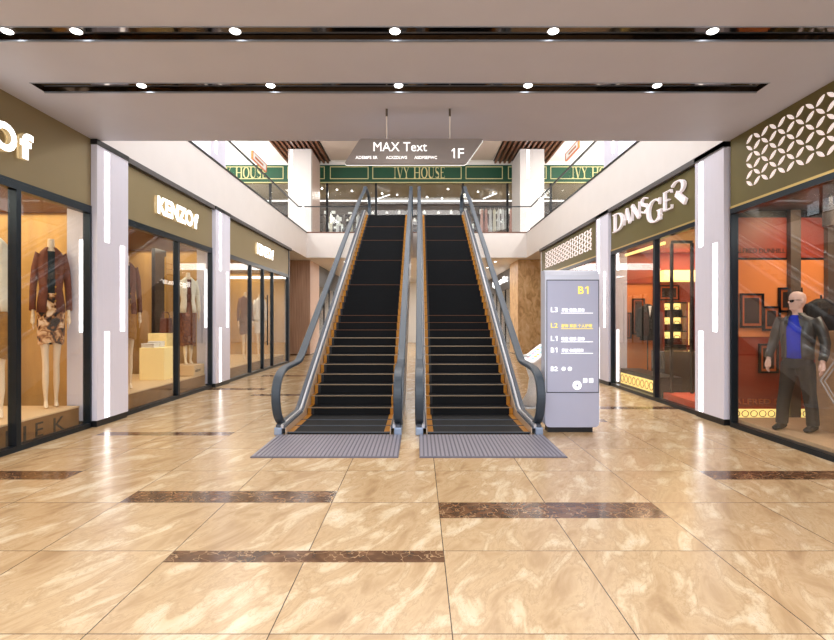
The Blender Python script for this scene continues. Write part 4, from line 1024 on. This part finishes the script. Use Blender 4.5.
struct(MB().box(-12.5, 12.5, 27.9, 28.0, Z2, ZU).build('wall_back', 'taupe'))
struct(MB().box(-12.5, 12.5, 27.5, 27.9, zg - .1, zg + .3).build('ceiling', 'taupe'))
struct(MB().box(-13, 13, D2 + 13.4, D2 + 13.5, Z2, ZU).build('wall_back', 'soft_white'))
struct(MB().box(-13, XL - 4.4, 7.2, 28, ZC, Z2).build('floor', 'white')); struct(MB().box(XR + 4.4, 13, 7.2, 28, ZC, Z2).build('floor', 'white'))
mb = MB(); mb.box(-12.0, 12.0, 27.05, 27.25, zg - .045, zg - .021); tag(mb.build('linear_light', 'soft_led'), 'long white linear light across the IVY HOUSE shop ceiling', 'light')
for i, (px, py, a) in enumerate(((378, 191, -.2), (383, 197, -.3), (490, 196, -.35), (545, 197, .1), (250, 196, .1))):
    d = 25.5; x = pxx(px, d); z = pz(py, d); mb = MB(); L = .35
    mb.tube([(x - L, d, z + a * .4), (x + L, d, z - a * .4)], .03, 8, ref=(0, 0, 1))
    mb.tube([(x, d, z), (x, d, zg - .02)], .008, 6)
    tag(mb.build('tube_light', 'soft_led'), 'short tilted white tube light in the IVY HOUSE shop, %s' % ['left of two over left escalator', 'right of two over left escalator', 'above the hanging dresses', 'beyond the right upper column', 'beyond the left upper column'][i], 'light', 'tube lights in upper shop')
for i in range(14):
    px = 322 + i * 14 + (i * 37 % 9); d = 24.6 + (i * 53 % 17) / 8
    t = thing('spotlight', 'tiny white spotlight in the olive IVY HOUSE ceiling', 'spotlight', (pxx(px, d), d, zg - .02), 'spots in the olive upper ceiling')
    x = pxx(px, d); mb = MB(); mb.tube([(x, d, zg - .021), (x, d, zg - .05)], .04, 10); mb.build('lens', 'lamp', t)
# goods shelves and garments
random.seed(3)
t = thing('shelf_unit', 'long dark wall shelf of white goods at the back of the IVY HOUSE shop', 'shelf', (0, 27.8, Z2))
for z in (6.05, 6.45, 6.85, 7.25):
    mb = MB(); mb.box(-7.5, 7.5, 27.5, 27.9, z - .03, z); mb.build('shelf', 'taupe', t)
cnt = 0
for z in (6.45, 6.85, 7.25):
    x = -5.6
    while x < 5.4:
        w = random.uniform(.08, .22); h = random.uniform(.10, .30)
        if -2.3 < x < 2.2: x += .35
        if random.random() < .72:
            mb = MB()
            if random.random() < .5: mb.tube([(x + w / 2, 27.62, z), (x + w / 2, 27.62, z + h * .6), (x + w / 2, 27.62, z + h * .75), (x + w / 2, 27.62, z + h)], [w * .5, w * .5, w * .22, w * .2], 10)
            else: mb.box(x, x + w, 27.53, 27.72, z, z + h)
            tag(mb.build('boxed_goods', 'goods'), 'small white item on the dark wall shelf of the IVY HOUSE shop', 'goods', 'white goods on the upper shop shelf'); cnt += 1
        x += w + random.uniform(.12, .35)
t = thing('garment_rail', 'dark rail of pale dresses in the IVY HOUSE window right of the escalators', 'rail', (3.8, 24.9, Z2))
mb = MB(); mb.tube([(2.95, 24.9, 7.02), (4.85, 24.9, 7.02)], .015, 8, ref=(0, 0, 1)); mb.build('top_bar', 'black', t)
for x in (2.95, 4.85):
    mb = MB(); mb.tube([(x, 24.9, Z2), (x, 24.9, 7.02)], .015, 8); mb.build('post', 'black', t)
for i in range(9):
    x = 3.08 + i * .205; c = ['pink_cloth', 'pink_cloth', 'white_cloth', 'cream_cloth', 'white_cloth', 'white_cloth', 'white_cloth', 'pink_cloth', 'white_cloth'][i]; zb_ = 5.75 + (i * 29 % 7) * .04
    g = MB(); g.tube([(x, 24.9, zb_), (x, 24.9, 6.2), (x, 24.9, 6.55), (x, 24.9, 6.85), (x, 24.9, 6.93)], [(.095, .2), (.08, .16), (.06, .12), (.075, .16), (.02, .05)], 14, ref=(1, 0, 0))
    g.tube([(x, 24.9, 6.92), (x, 24.9, 7.0), (x, 24.9, 7.03)], .006, 6)
    tag(g.build('dress', c, smooth=True), '%s dress on the upper shop rail, %s from the left' % ({'pink_cloth': 'blush', 'white_cloth': 'white', 'cream_cloth': 'cream'}[c], ['first', 'second', 'third', 'fourth', 'fifth', 'sixth', 'seventh', 'eighth', 'ninth'][i]), 'dress', 'dresses on the upper rail')
t = thing('garment_display', 'white box frame with jacket form in the IVY HOUSE window, left of the escalators', 'display', (pxx(339, 24.5), 24.5, Z2))
xx = pxx(339, 24.5)
mb = MB(); b = .05
for a in ((xx - .14, xx - .10, 5.4, 6.1), (xx + .10, xx + .14, 5.4, 6.1)): mb.box(a[0], a[1], 24.45, 24.55, a[2], a[3])
mb.box(xx - .14, xx + .14, 24.45, 24.55, 6.06, 6.12); mb.box(xx - .14, xx + .14, 24.45, 24.55, 5.36, 5.42); mb.build('frame', 'goods', t)
mb = MB(); mb.tube([(xx, 24.5, Z2), (xx, 24.5, 5.37)], .04, 8); mb.tube([(xx, 24.5, 6.12), (xx, 24.5, 6.25), (xx, 24.5, 6.4)], [.09, .06, .03], 10); mb.build('stand', 'goods', t)
for i in range(7):
    x = -5.05 + i * .34; g = MB(); c = ['white_cloth', 'taupe', 'cream_cloth'][i % 3]
    g.tube([(x, 25.2, 5.5), (x, 25.2, 6.1), (x, 25.2, 6.6), (x, 25.2, 6.72)], [(.10, .12), (.07, .1), (.10, .08), (.02, .03)], 12); g.tube([(x, 25.2, Z2), (x, 25.2, 5.5)], .02, 6)
    tag(g.build('dress_form', c, smooth=True), '%s garment form in upper window left of escalators, %s from left' % (['white', 'taupe', 'cream'][i % 3], ['first', 'second', 'third', 'fourth', 'fifth', 'sixth', 'seventh'][i]), 'dress', 'garment forms in the upper left window')
for x in (-9, -4, 1, 5, 9): area('shop_lamp', (x, 25.6, zg - .1), 1.0, 60, (1, .95, .85))
# small hanging signs upstairs
for (p, lab) in ((((252, 153), (266, 170)), 'left'), (((566, 158), (579, 143)), 'right')):
    (xa, ya), (xb, yb) = p
    s = -1 if lab == 'left' else 1
    da = 15.0; X = pxx((xa + xb) / 2, 16.5)
    y0_ = X * F / ((xa if lab == 'left' else xb) - CX); y1_ = X * F / ((xb if lab == 'left' else xa) - CX)
    zc = 7.0
    t = thing('hanging_sign', 'small copper-framed hanging sign over the %s upper walkway' % lab, 'sign', (X, 16.5, 6.7), 'small upper hanging signs')
    zmid = pz((ya + yb) / 2, 16.5)
    mb = MB(); a, b = sorted((y0_, y1_))
    for q in ((a, b, zmid - .13, zmid - .11), (a, b, zmid + .11, zmid + .13), (a, a + .04, zmid - .11, zmid + .11), (b - .04, b, zmid - .11, zmid + .11)): mb.box(X - .03, X + .03, q[0], q[1], q[2], q[3])
    mb.build('frame', 'copper', t)
    mb = MB(); mb.box(X - .015, X + .015, a + .04, b - .04, zmid - .11, zmid + .11); mb.build('sign_panel', 'soft_white', t)
    mb = MB()
    for yy in (a + .3, b - .3): mb.tube([(X, yy, zmid + .13), (X, yy, ZU - .001)], .008, 6)
    mb.build('rods', 'cable', t)
    mb = MB(); mb.box(X - .018, X + .018, a + .25, b - .35, zmid - .035, zmid + .035); mb.build('sign_marking', 'copper', t)

# ------------------------------------------------------------------ escalators
R_, SL = .145, .549; TR = R_ / SL; Y0 = 7.86; NS = 34
nose = lambda y: R_ + SL * (y - Y0)
YT = Y0 + TR * NS       # top
def hr_path():
    p = [(7.02, .09), (6.86, .105), (6.72, .16), (6.61, .25), (6.54, .37), (6.51, .50), (6.53, .62), (6.60, .72), (6.70, .785), (6.84, .825), (7.0, .845), (7.3, .855), (7.6, .865), (7.75, .885), (7.88, .935), (8.05, 1.02)]
    q = []
    for i in range(len(p) - 1):
        a, b_, c, d = p[max(i - 1, 0)], p[i], p[i + 1], p[min(i + 2, len(p) - 1)]
        for k in range(3):
            t = k / 3; q.append(tuple(.5 * (2 * b_[j] + (c[j] - a[j]) * t + (2 * a[j] - 5 * b_[j] + 4 * c[j] - d[j]) * t * t + (3 * b_[j] - a[j] - 3 * c[j] + d[j]) * t ** 3) for j in (0, 1)))
    p = q + [p[-1]]
    y = 8.4
    off = 1.21 - (R_ + SL * (8.4 - Y0))
    while y < YT - .2: p.append((y, nose(y) + off)); y += 1.2
    zt = Z2 + .98
    p += [(YT + .1, nose(YT) + off - .06), (YT + .5, zt + .03), (YT + 1.6, zt + .03), (YT + 1.8, zt), (YT + 1.93, zt - .12), (YT + 1.98, zt - .35), (YT + 1.9, zt - .6), (YT + 1.75, zt - .72)]
    return p
def sweep(mb, path, x, hw, hh, m=None):
    n = len(path); prof = [(-hw, -hh * .5), (-hw * .8, -hh), (hw * .8, -hh), (hw, -hh * .5), (hw, hh * .5), (hw * .8, hh), (-hw * .8, hh), (-hw, hh * .5)]
    vs = []
    for i, (y, z) in enumerate(path):
        a = path[max(i - 1, 0)]; b = path[min(i + 1, n - 1)]; dy, dz = b[0] - a[0], b[1] - a[1]; l = math.hypot(dy, dz); ny, nz = -dz / l, dy / l
        for u, v in prof: vs.append((x + u, y + ny * v, z + nz * v))
    k = len(prof); fs = [(i * k + j, i * k + (j + 1) % k, (i + 1) * k + (j + 1) % k, (i + 1) * k + j) for i in range(n - 1) for j in range(k)]
    fs += [tuple(range(k - 1, -1, -1)), tuple((n - 1) * k + j for j in range(k))]
    mb.add(vs, fs, m)
def offset(path, d):
    n = len(path); out = []
    for i, (y, z) in enumerate(path):
        a = path[max(i - 1, 0)]; b = path[min(i + 1, n - 1)]; dy, dz = b[0] - a[0], b[1] - a[1]; l = math.hypot(dy, dz); out.append((y - dz / l * d, z + dy / l * d))
    return out
def escalator(label, x0, x1, yaw, basex):
    """x0<x1: handrail centre lines, local coordinates"""
    t = thing('escalator', label, 'escalator', (basex, 6.6, 0), 'escalators', yaw)
    L = lambda p: p
    def bld(mb, name, m=None, **k):
        mb.v = [(p[0], p[1] - 6.6, p[2]) for p in mb.v]
        return mb.build(name, m, t, local=True, **k)
    path = hr_path()
    top = path[:]; 
    for x in (x0, x1):
        mb = MB(); sweep(mb, path, x, .056, .026); bld(mb, 'handrail', 'handrail', smooth=False)
        inner = offset(path, -.026)
        deckline = [(YT + 1.6, Z2 + .12), (YT + .25, Z2 + .12), (YT - .2, nose(YT - .2) + .12)] + [(y, nose(y) + .12) for y in (15, 12.5, 10)] + [(7.66, .155), (7.02, .13)]
        poly = inner[1:-1] + deckline
        mb = MB(); mb.prism(poly, lambda u, v, w: (x + w, u, v), -.006, .006); go = bld(mb, 'glass_panel', 'glass_soft')
        bm = bmesh.new(); bm.from_mesh(go.data); bmesh.ops.triangulate(bm, faces=[f for f in bm.faces if len(f.verts) > 4]); bm.to_mesh(go.data); bm.free()
        s = 1 if x == x0 else -1         # towards the steps
        dp = [(6.62, .115), (7.60, .14), (7.72, .18)] + [(y, nose(y) + .115) for y in (8.2, 10, 12, 14, 16, YT - .2)] + [(YT + .25, Z2 + .115), (YT + 1.7, Z2 + .115)]
        mb = MB(); sweep(mb, dp, x, .03, .022); bld(mb, 'glass_channel', 'deck')
        mb = MB(); sweep(mb, dp, x + s * .052, .018, .026); bld(mb, 'chrome_strip', 'chrome')
        mb = MB(); sweep(mb, [(y, z - .012) for y, z in dp], x + s * .082, .014, .018); bld(mb, 'deck', 'deck')
        sk = [(y, z - .02) for y, z in dp]; lo = [(y, max(.0, z - .34)) for y, z in dp]
        mb = MB(); mb.prism(sk + lo[::-1], lambda u, v, w: (x + s * (.092 + w), u, v), 0, .012); so = bld(mb, 'skirt_panel', 'skirt')
        bm = bmesh.new(); bm.from_mesh(so.data); bmesh.ops.triangulate(bm, faces=[f for f in bm.faces if len(f.verts) > 4]); bm.to_mesh(so.data); bm.free()
        mb = MB(); mb.box(x - .05, x + .05, 6.60, 7.1, .0, .10); bld(mb, 'newel_bracket', 'bracket', bevel=.01)
    a, b = x0 + .11, x1 - .11
    # light caught by some upper nosings, put in as thin coloured strips
    targets = [318.7, 286.6, 261.0, 241.0, 225.3]
    ks = set()
    for ty in targets:
        ks.add(min(range(1, NS + 1), key=lambda k: abs(CY - (R_ * k - H) * F / (Y0 + TR * (k - 1)) - ty)))
    for k in range(1, NS + 1):
        y = Y0 + TR * (k - 1); z0, z1 = R_ * (k - 1), R_ * k
        mb = MB(); mb.box(a, b, y, y + TR + .01, z0 - .05, z1, 'step')
        mb.box(a + .002, a + .058, y - .004, y, z0 + .004, z1 - .004, 'amber'); mb.box(b - .058, b - .002, y - .004, y, z0 + .004, z1 - .004, 'amber')
        mb.box(a + .002, a + .05, y, y + TR, z1, z1 + .003, 'amber'); mb.box(b - .05, b - .002, y, y + TR, z1, z1 + .003, 'amber')
        mb.box(a + .058, a + .10, y - .002, y, z0, z1, 'black_trim')
        if k < 11 or k in ks:
            mb.box(a, b, y - .008, y + .012, z1 - (.007 if k < 9 else .004), z1 + .004, 'nosing' if k < 9 else 'amber_dark')
        bld(mb, 'step')
    for i in range(3):
        ya = 6.66 + i * .4; mb = MB(); mb.box(a, b, ya, ya + .392, .0, .028 + .004 * i, 'step')
        mb.box(a + .002, a + .075, ya, ya + .39, .028 + .004 * i, .032 + .004 * i, 'amber'); mb.box(b - .075, b - .002, ya, ya + .39, .028 + .004 * i, .032 + .004 * i, 'amber')
        mb.box(a, b, ya - .004, ya + .012, .02, .034 + .004 * i, 'deck')
        bld(mb, 'flat_step')
    mb = MB(); mb.box(x0 + .0, x1 + .05, 5.52, 6.59, .0, .012, 'mat_groove')
    n = 34
    for i in range(n):
        xa = x0 + .01 + i * (x1 - x0 + .04) / n; mb.box(xa, xa + (x1 - x0 + .04) / n * .6, 5.54, 6.58, .012, .018, 'mat')
    bld(mb, 'landing_plate')
    mb = MB(); mb.box(a, b, YT + TR, 20.58, Z2 - .35, Z2 - .002); bld(mb, 'upper_landing', 'deck')
    # cladding of the truss
    for xs in (x0 - .028, x1 + .008):
        poly = [(7.7, .0), (7.7, .12)] + [(YT, nose(YT) + .06), (YT + .3, Z2 + .09), (20.58, Z2 + .09), (20.58, Z2 - .9), (YT + .6, Z2 - .9), (9.2, 0)]
        mb = MB(); mb.prism(poly, lambda u, v, w: (xs + w, u, v), 0, .02); bld(mb, 'side_cladding', 'truss')
    mb = MB(); mb.prism([(9.2, 0), (9.2, .03), (YT + .55, Z2 - .87), (20.58, Z2 - .87), (20.58, Z2 - .9), (YT + .6, Z2 - .9)], lambda u, v, w: (x0 - .008 + w * (x1 - x0 + .016), u, v), 0, 1); bld(mb, 'underside', 'truss')
    return t
yaw = 0.0
escalator('left escalator of the pair, black steps with amber edges', -1.70, -.14, yaw, -.135)
escalator('right escalator of the pair, nearer the information totem', .14, 1.70, yaw, -.135)

# ------------------------------------------------------------------ hanging sign
DS = 6.06; fs_ = facing(DS); s_ = DS / F
def u_(px): return (px - CX) * s_
def v_(py): return H + (CY - py) * s_
t = thing('hanging_sign', 'grey parallelogram hanging sign reading MAX Text and 1F', 'sign', (u_(414), DS, v_(163.6)))
def rpoly(pts, r):
    out = []; n = len(pts)
    for i in range(n):
        p, a, b = Vector(pts[i]), Vector(pts[i - 1]), Vector(pts[(i + 1) % n])
        rr = r[i] if isinstance(r, (list, tuple)) else r
        p0 = p + (a - p).normalized() * rr; p1 = p + (b - p).normalized() * rr
        for k in range(6):
            q = k / 5; out.append(tuple(p0 * (1 - q) ** 2 + p * 2 * q * (1 - q) + p1 * q * q))
    return out
pts = rpoly([(u_(344), v_(163.8)), (u_(466), v_(163.8)), (u_(484), v_(138.6)), (u_(360), v_(138.6))], .035)
mb = MB(); mb.prism(pts, fs_, -.05, 0); mb.build('sign_body', 'sign_grey', t)
pe = rpoly([(u_(343.6), v_(164.2)), (u_(466.4), v_(164.2)), (u_(484.8), v_(138.2)), (u_(359.7), v_(138.2))], .037)
mb = MB(); mb.prism(pe, fs_, -.062, -.05); mb.build('sign_edge', 'text_white', t)
mb = MB()
put_text(mb, 'MAX Text', fs_, u_(373.5), u_(427), v_(151.3), v_(142.2), 0, .004, m='text_white'); mb.build('lettering', None, t); mb = MB()
put_one(mb, fs_, u_(451.6), u_(454.9), v_(158.2), v_(148.5), 0, .004, 'text_white'); put_text(mb, 'F', fs_, u_(458), u_(464), v_(158.2), v_(148.5), 0, .004, m='text_white'); mb.build('lettering', None, t); mb = MB()
put_text(mb, 'ADEMPS SR', fs_, u_(355.5), u_(377.5), v_(159), v_(156), 0, .004, m='text_white', bold=.01); mb.build('lettering', None, t); mb = MB()
put_text(mb, 'ACXZDLWG', fs_, u_(386), u_(407), v_(159), v_(156), 0, .004, m='text_white', bold=.01); mb.build('lettering', None, t); mb = MB()
put_text(mb, 'ASDFSEFWC', fs_, u_(414.3), u_(437), v_(159), v_(156), 0, .004, m='text_white', bold=.01); mb.build('lettering', None, t); mb = MB()
for px in (386.5, 450):
    mb = MB(); mb.tube([(u_(px), DS + .03, v_(138.6)), (u_(px), DS + .03, ZC)], .009, 8); o = mb.build('rod', 'white', t)
    mb = MB(); mb.tube([(u_(px), DS + .03, ZC - .09), (u_(px), DS + .03, ZC - .001)], .0135, 10); mb.build('rod_mount', 'grey_post', o)

# ------------------------------------------------------------------ information totem
DT = 6.77; ft = facing(DT); k_ = DT / F
U = lambda px: (px - CX) * k_
V = lambda py: H + (CY - py) * k_
t = thing('information_totem', 'tall lilac-grey floor directory totem with B1 to L3 listings beside right escalator', 'directory sign', (U(572), DT + .1, 0))
x0, x1 = U(545.2), U(599.2)
fy = lambda u, v, w: (x0 + w * (x1 - x0), DT + u, v)
# body with rounded top front
prof = [(0, V(392.4)), (0, V(279.8)), (.010, V(275)), (.035, V(271)), (.07, V(269.8)), (.22, V(269.8)), (.22, V(392.4))]
mb = MB(); mb.prism(prof, fy, 0, 1); mb.build('body', 'kiosk_cap', t)
pl = rpoly([(x0, V(427.3)), (x1, V(427.3)), (x1, V(392.6)), (x0, V(392.6))], [.07, .07, .001, .001])
mb = MB(); mb.prism(pl, ft, -.22, 0); mb.build('lower_panel', 'kiosk_grey', t)
mb = MB(); mb.box(U(548.5), U(593.5), DT + .03, DT + .2, 0, V(427)); mb.build('base', 'black_trim', t)
mb = MB(); mb.box(U(547), U(598.3), DT - .004, DT, V(392), V(280.6)); mb.build('panel', 'kiosk_grey', t)
mb = MB()
for a in ((546.4, 598.9, 280.6, 279.7), (546.4, 598.9, 392.8, 391.9), (546.4, 547.1, 392, 280.6), (598.2, 598.9, 392, 280.6)): mb.box(U(a[0]), U(a[1]), DT - .006, DT, V(a[2]), V(a[3]))
mb.build('seam', 'kiosk_line', t)
w0, w1 = .004, .008
mb = MB()
def row(lbl, ya, yb, txt, m, xb, ul=True):
    mb = MB()
    if lbl[1] == '1':
        put_text(mb, lbl[0], ft, U(550.8), U(554), V(yb), V(ya), w0, w1, m=m, bold=.01); put_one(mb, ft, U(555.2), U(557.2), V(yb), V(ya), w0, w1, m)
    else: put_text(mb, lbl, ft, U(550.8), U(557.6), V(yb), V(ya), w0, w1, m=m, bold=.01)
    if txt: put_text(mb, txt, ft, U(561.2), U(xb), V(yb - .2), V(ya + 1), w0, w1, m=m, bold=.015)
    if ul: mb.box(U(561), U(592.8), DT - w1, DT - w0, V(yb + 1.2), V(yb + .6), m)
    mb.build('listing_line', None, t)
row('L3', 307.3, 312.2, '餐饮 影院 超市', 'text_white', 584.5)
row('L2', 323, 327.8, '服饰 家居 个人护理', 'text_yellow', 592)
row('L1', 336, 340.9, '珠宝 娱乐 服饰', 'text_white', 584.5)
row('B1', 347.6, 352.4, '餐饮 休闲超市', 'text_white', 583.5)
row('B2', 366.5, 371, None, 'text_white', 0, False)
mb = MB(); put_text(mb, 'B', ft, U(578), U(583.6), V(294), V(286.4), w0, w1, m='text_yellow', bold=.02); put_one(mb, ft, U(584.9), U(588.4), V(294), V(286.4), w0, w1, 'text_yellow'); mb.build('floor_number', None, t); mb = MB()
def disc(px, py, r, m): mb.prism([(U(px) + r * k_ * math.cos(2 * math.pi * i / 20), V(py) + r * k_ * math.sin(2 * math.pi * i / 20)) for i in range(20)], ft, w0, w1, m)
disc(563.5, 368.8, 2.0, 'text_white'); disc(569.7, 368.8, 2.0, 'text_white'); mb.build('floor_icon', None, t); mb = MB(); disc(577, 385.3, 4.4, 'text_white')
mb.build('floor_icon', None, t); mb = MB()
for a in (585, 591): mb.box(U(a - 2), U(a + 2), DT - w1, DT - w0, V(382.5), V(378.4), 'text_white'); mb.build('floor_icon', None, t); mb = MB()
mb.box(U(575.8), U(578.2), DT - w1 - .002, DT - w1, V(385.9), V(384.9), 'kiosk_grey'); mb.box(U(576.5), U(577.5), DT - w1 - .002, DT - w1, V(387), V(383.6), 'kiosk_grey')
mb.build('compass_icon', None, t)

# ------------------------------------------------------------------ touch kiosk behind the totem
t = thing('touch_kiosk', 'white curved touch kiosk with colourful slanted screen between escalator and totem', 'kiosk', (2.0, 8.75, 0))
A = Vector((1.80, 8.55, .80)); Bv = Vector((2.22, 8.75, 1.08)); n_ = Vector((-.52, -.42, .74)).normalized()
uu = (Bv - A).normalized(); vv = n_.cross(uu).normalized()
c0 = (A + Bv) / 2 - vv * .0
fk = lambda u, v, w: tuple(c0 + uu * u + vv * v + n_ * w)
mb = MB(); mb.prism(rpoly([(-.27, -.17), (.27, -.17), (.27, .17), (-.27, .17)], .07), fk, -.035, 0); mb.build('screen_housing', 'white_cloth', t, bevel=.01)
mb = MB(); mb.prism(rpoly([(-.23, -.14), (.23, -.14), (.23, .14), (-.23, .14)], .04), fk, 0, .004); so = mb.build('screen', 'text_white', t)
mb = MB()
random.seed(5)
for i in range(12):
    u, v = -.18 + .06 * (i % 6) , -.09 + .12 * (i // 6); mb.prism([(u, v), (u + .05, v), (u + .05, v + .06), (u, v + .06)], fk, .004, .006, ['teal_glaze', 'pink_glaze', 'yellow_glaze', 'teal_glaze', 'teal_glaze'][random.randrange(5)])
mb.build('screen_icons', None, so)
mb = MB(); mb.tube([(1.92, 8.78, .02), (1.96, 8.78, .25), (1.99, 8.77, .5), (1.98, 8.74, .72), (1.98, 8.71, .90)], [(.17, .12), (.09, .07), (.09, .07), (.15, .09), (.2, .1)], 20); mb.build('pedestal', 'white_cloth', t, smooth=True)
mb = MB(); mb.tube([(1.92, 8.78, .0), (1.92, 8.78, .025)], [(.24, .2), (.23, .19)], 28); mb.build('base', 'chrome', t)

# ------------------------------------------------------------------ lights
W = bpy.data.worlds.new('World'); SC.world = W; W.use_nodes = True
bg = W.node_tree.nodes['Background']; bg.inputs[0].default_value = (.90, .94, 1.0, 1); bg.inputs[1].default_value = 2.1
# unseen fill lights added in the hall behind and above the camera
for y in (-4.5, -1.5, 1.6):
    area('hall_fill', (0, y, ZC - .03), 7.0, 190, (.90, .94, 1), sy=1.6)
# fill lights added under the upper ceiling to brighten the hall floor
for y in (9.5, 13.0, 16.5):
    area('atrium_fill', (0, y, ZU - .1), 6.5, 150, (1, .98, .96), sy=1.6)
for x in (-6.8, 6.8):  # unseen fill added over the upper walkways
    for y in (11, 17): area('walkway_fill', (x, y, ZU - .05), 1.5, 220, (1, .97, .93), sy=4)
area('bridge_fill', (0, 24, ZC - .02), 7.0, 210, (1, .97, .93), sy=3)  # fill added under the bridge, besides its downlights
area('bridge_fill', (0, 30, ZC - .02), 6.0, 150, (1, .97, .93), sy=2)

for x in (-9.0, 9.0): area('upper_ceiling_fill', (x, 20.5, 6.6), 1.0, 170, (1, .98, .95), (math.pi, 0, 0), sy=4)  # unseen upward fill, added to whiten the upper ceiling
SC.view_settings.view_transform = 'Standard'; SC.view_settings.look = 'None'; SC.view_settings.gamma = 1
SC.view_settings.use_curve_mapping = False
SC.view_settings.exposure = 0.2
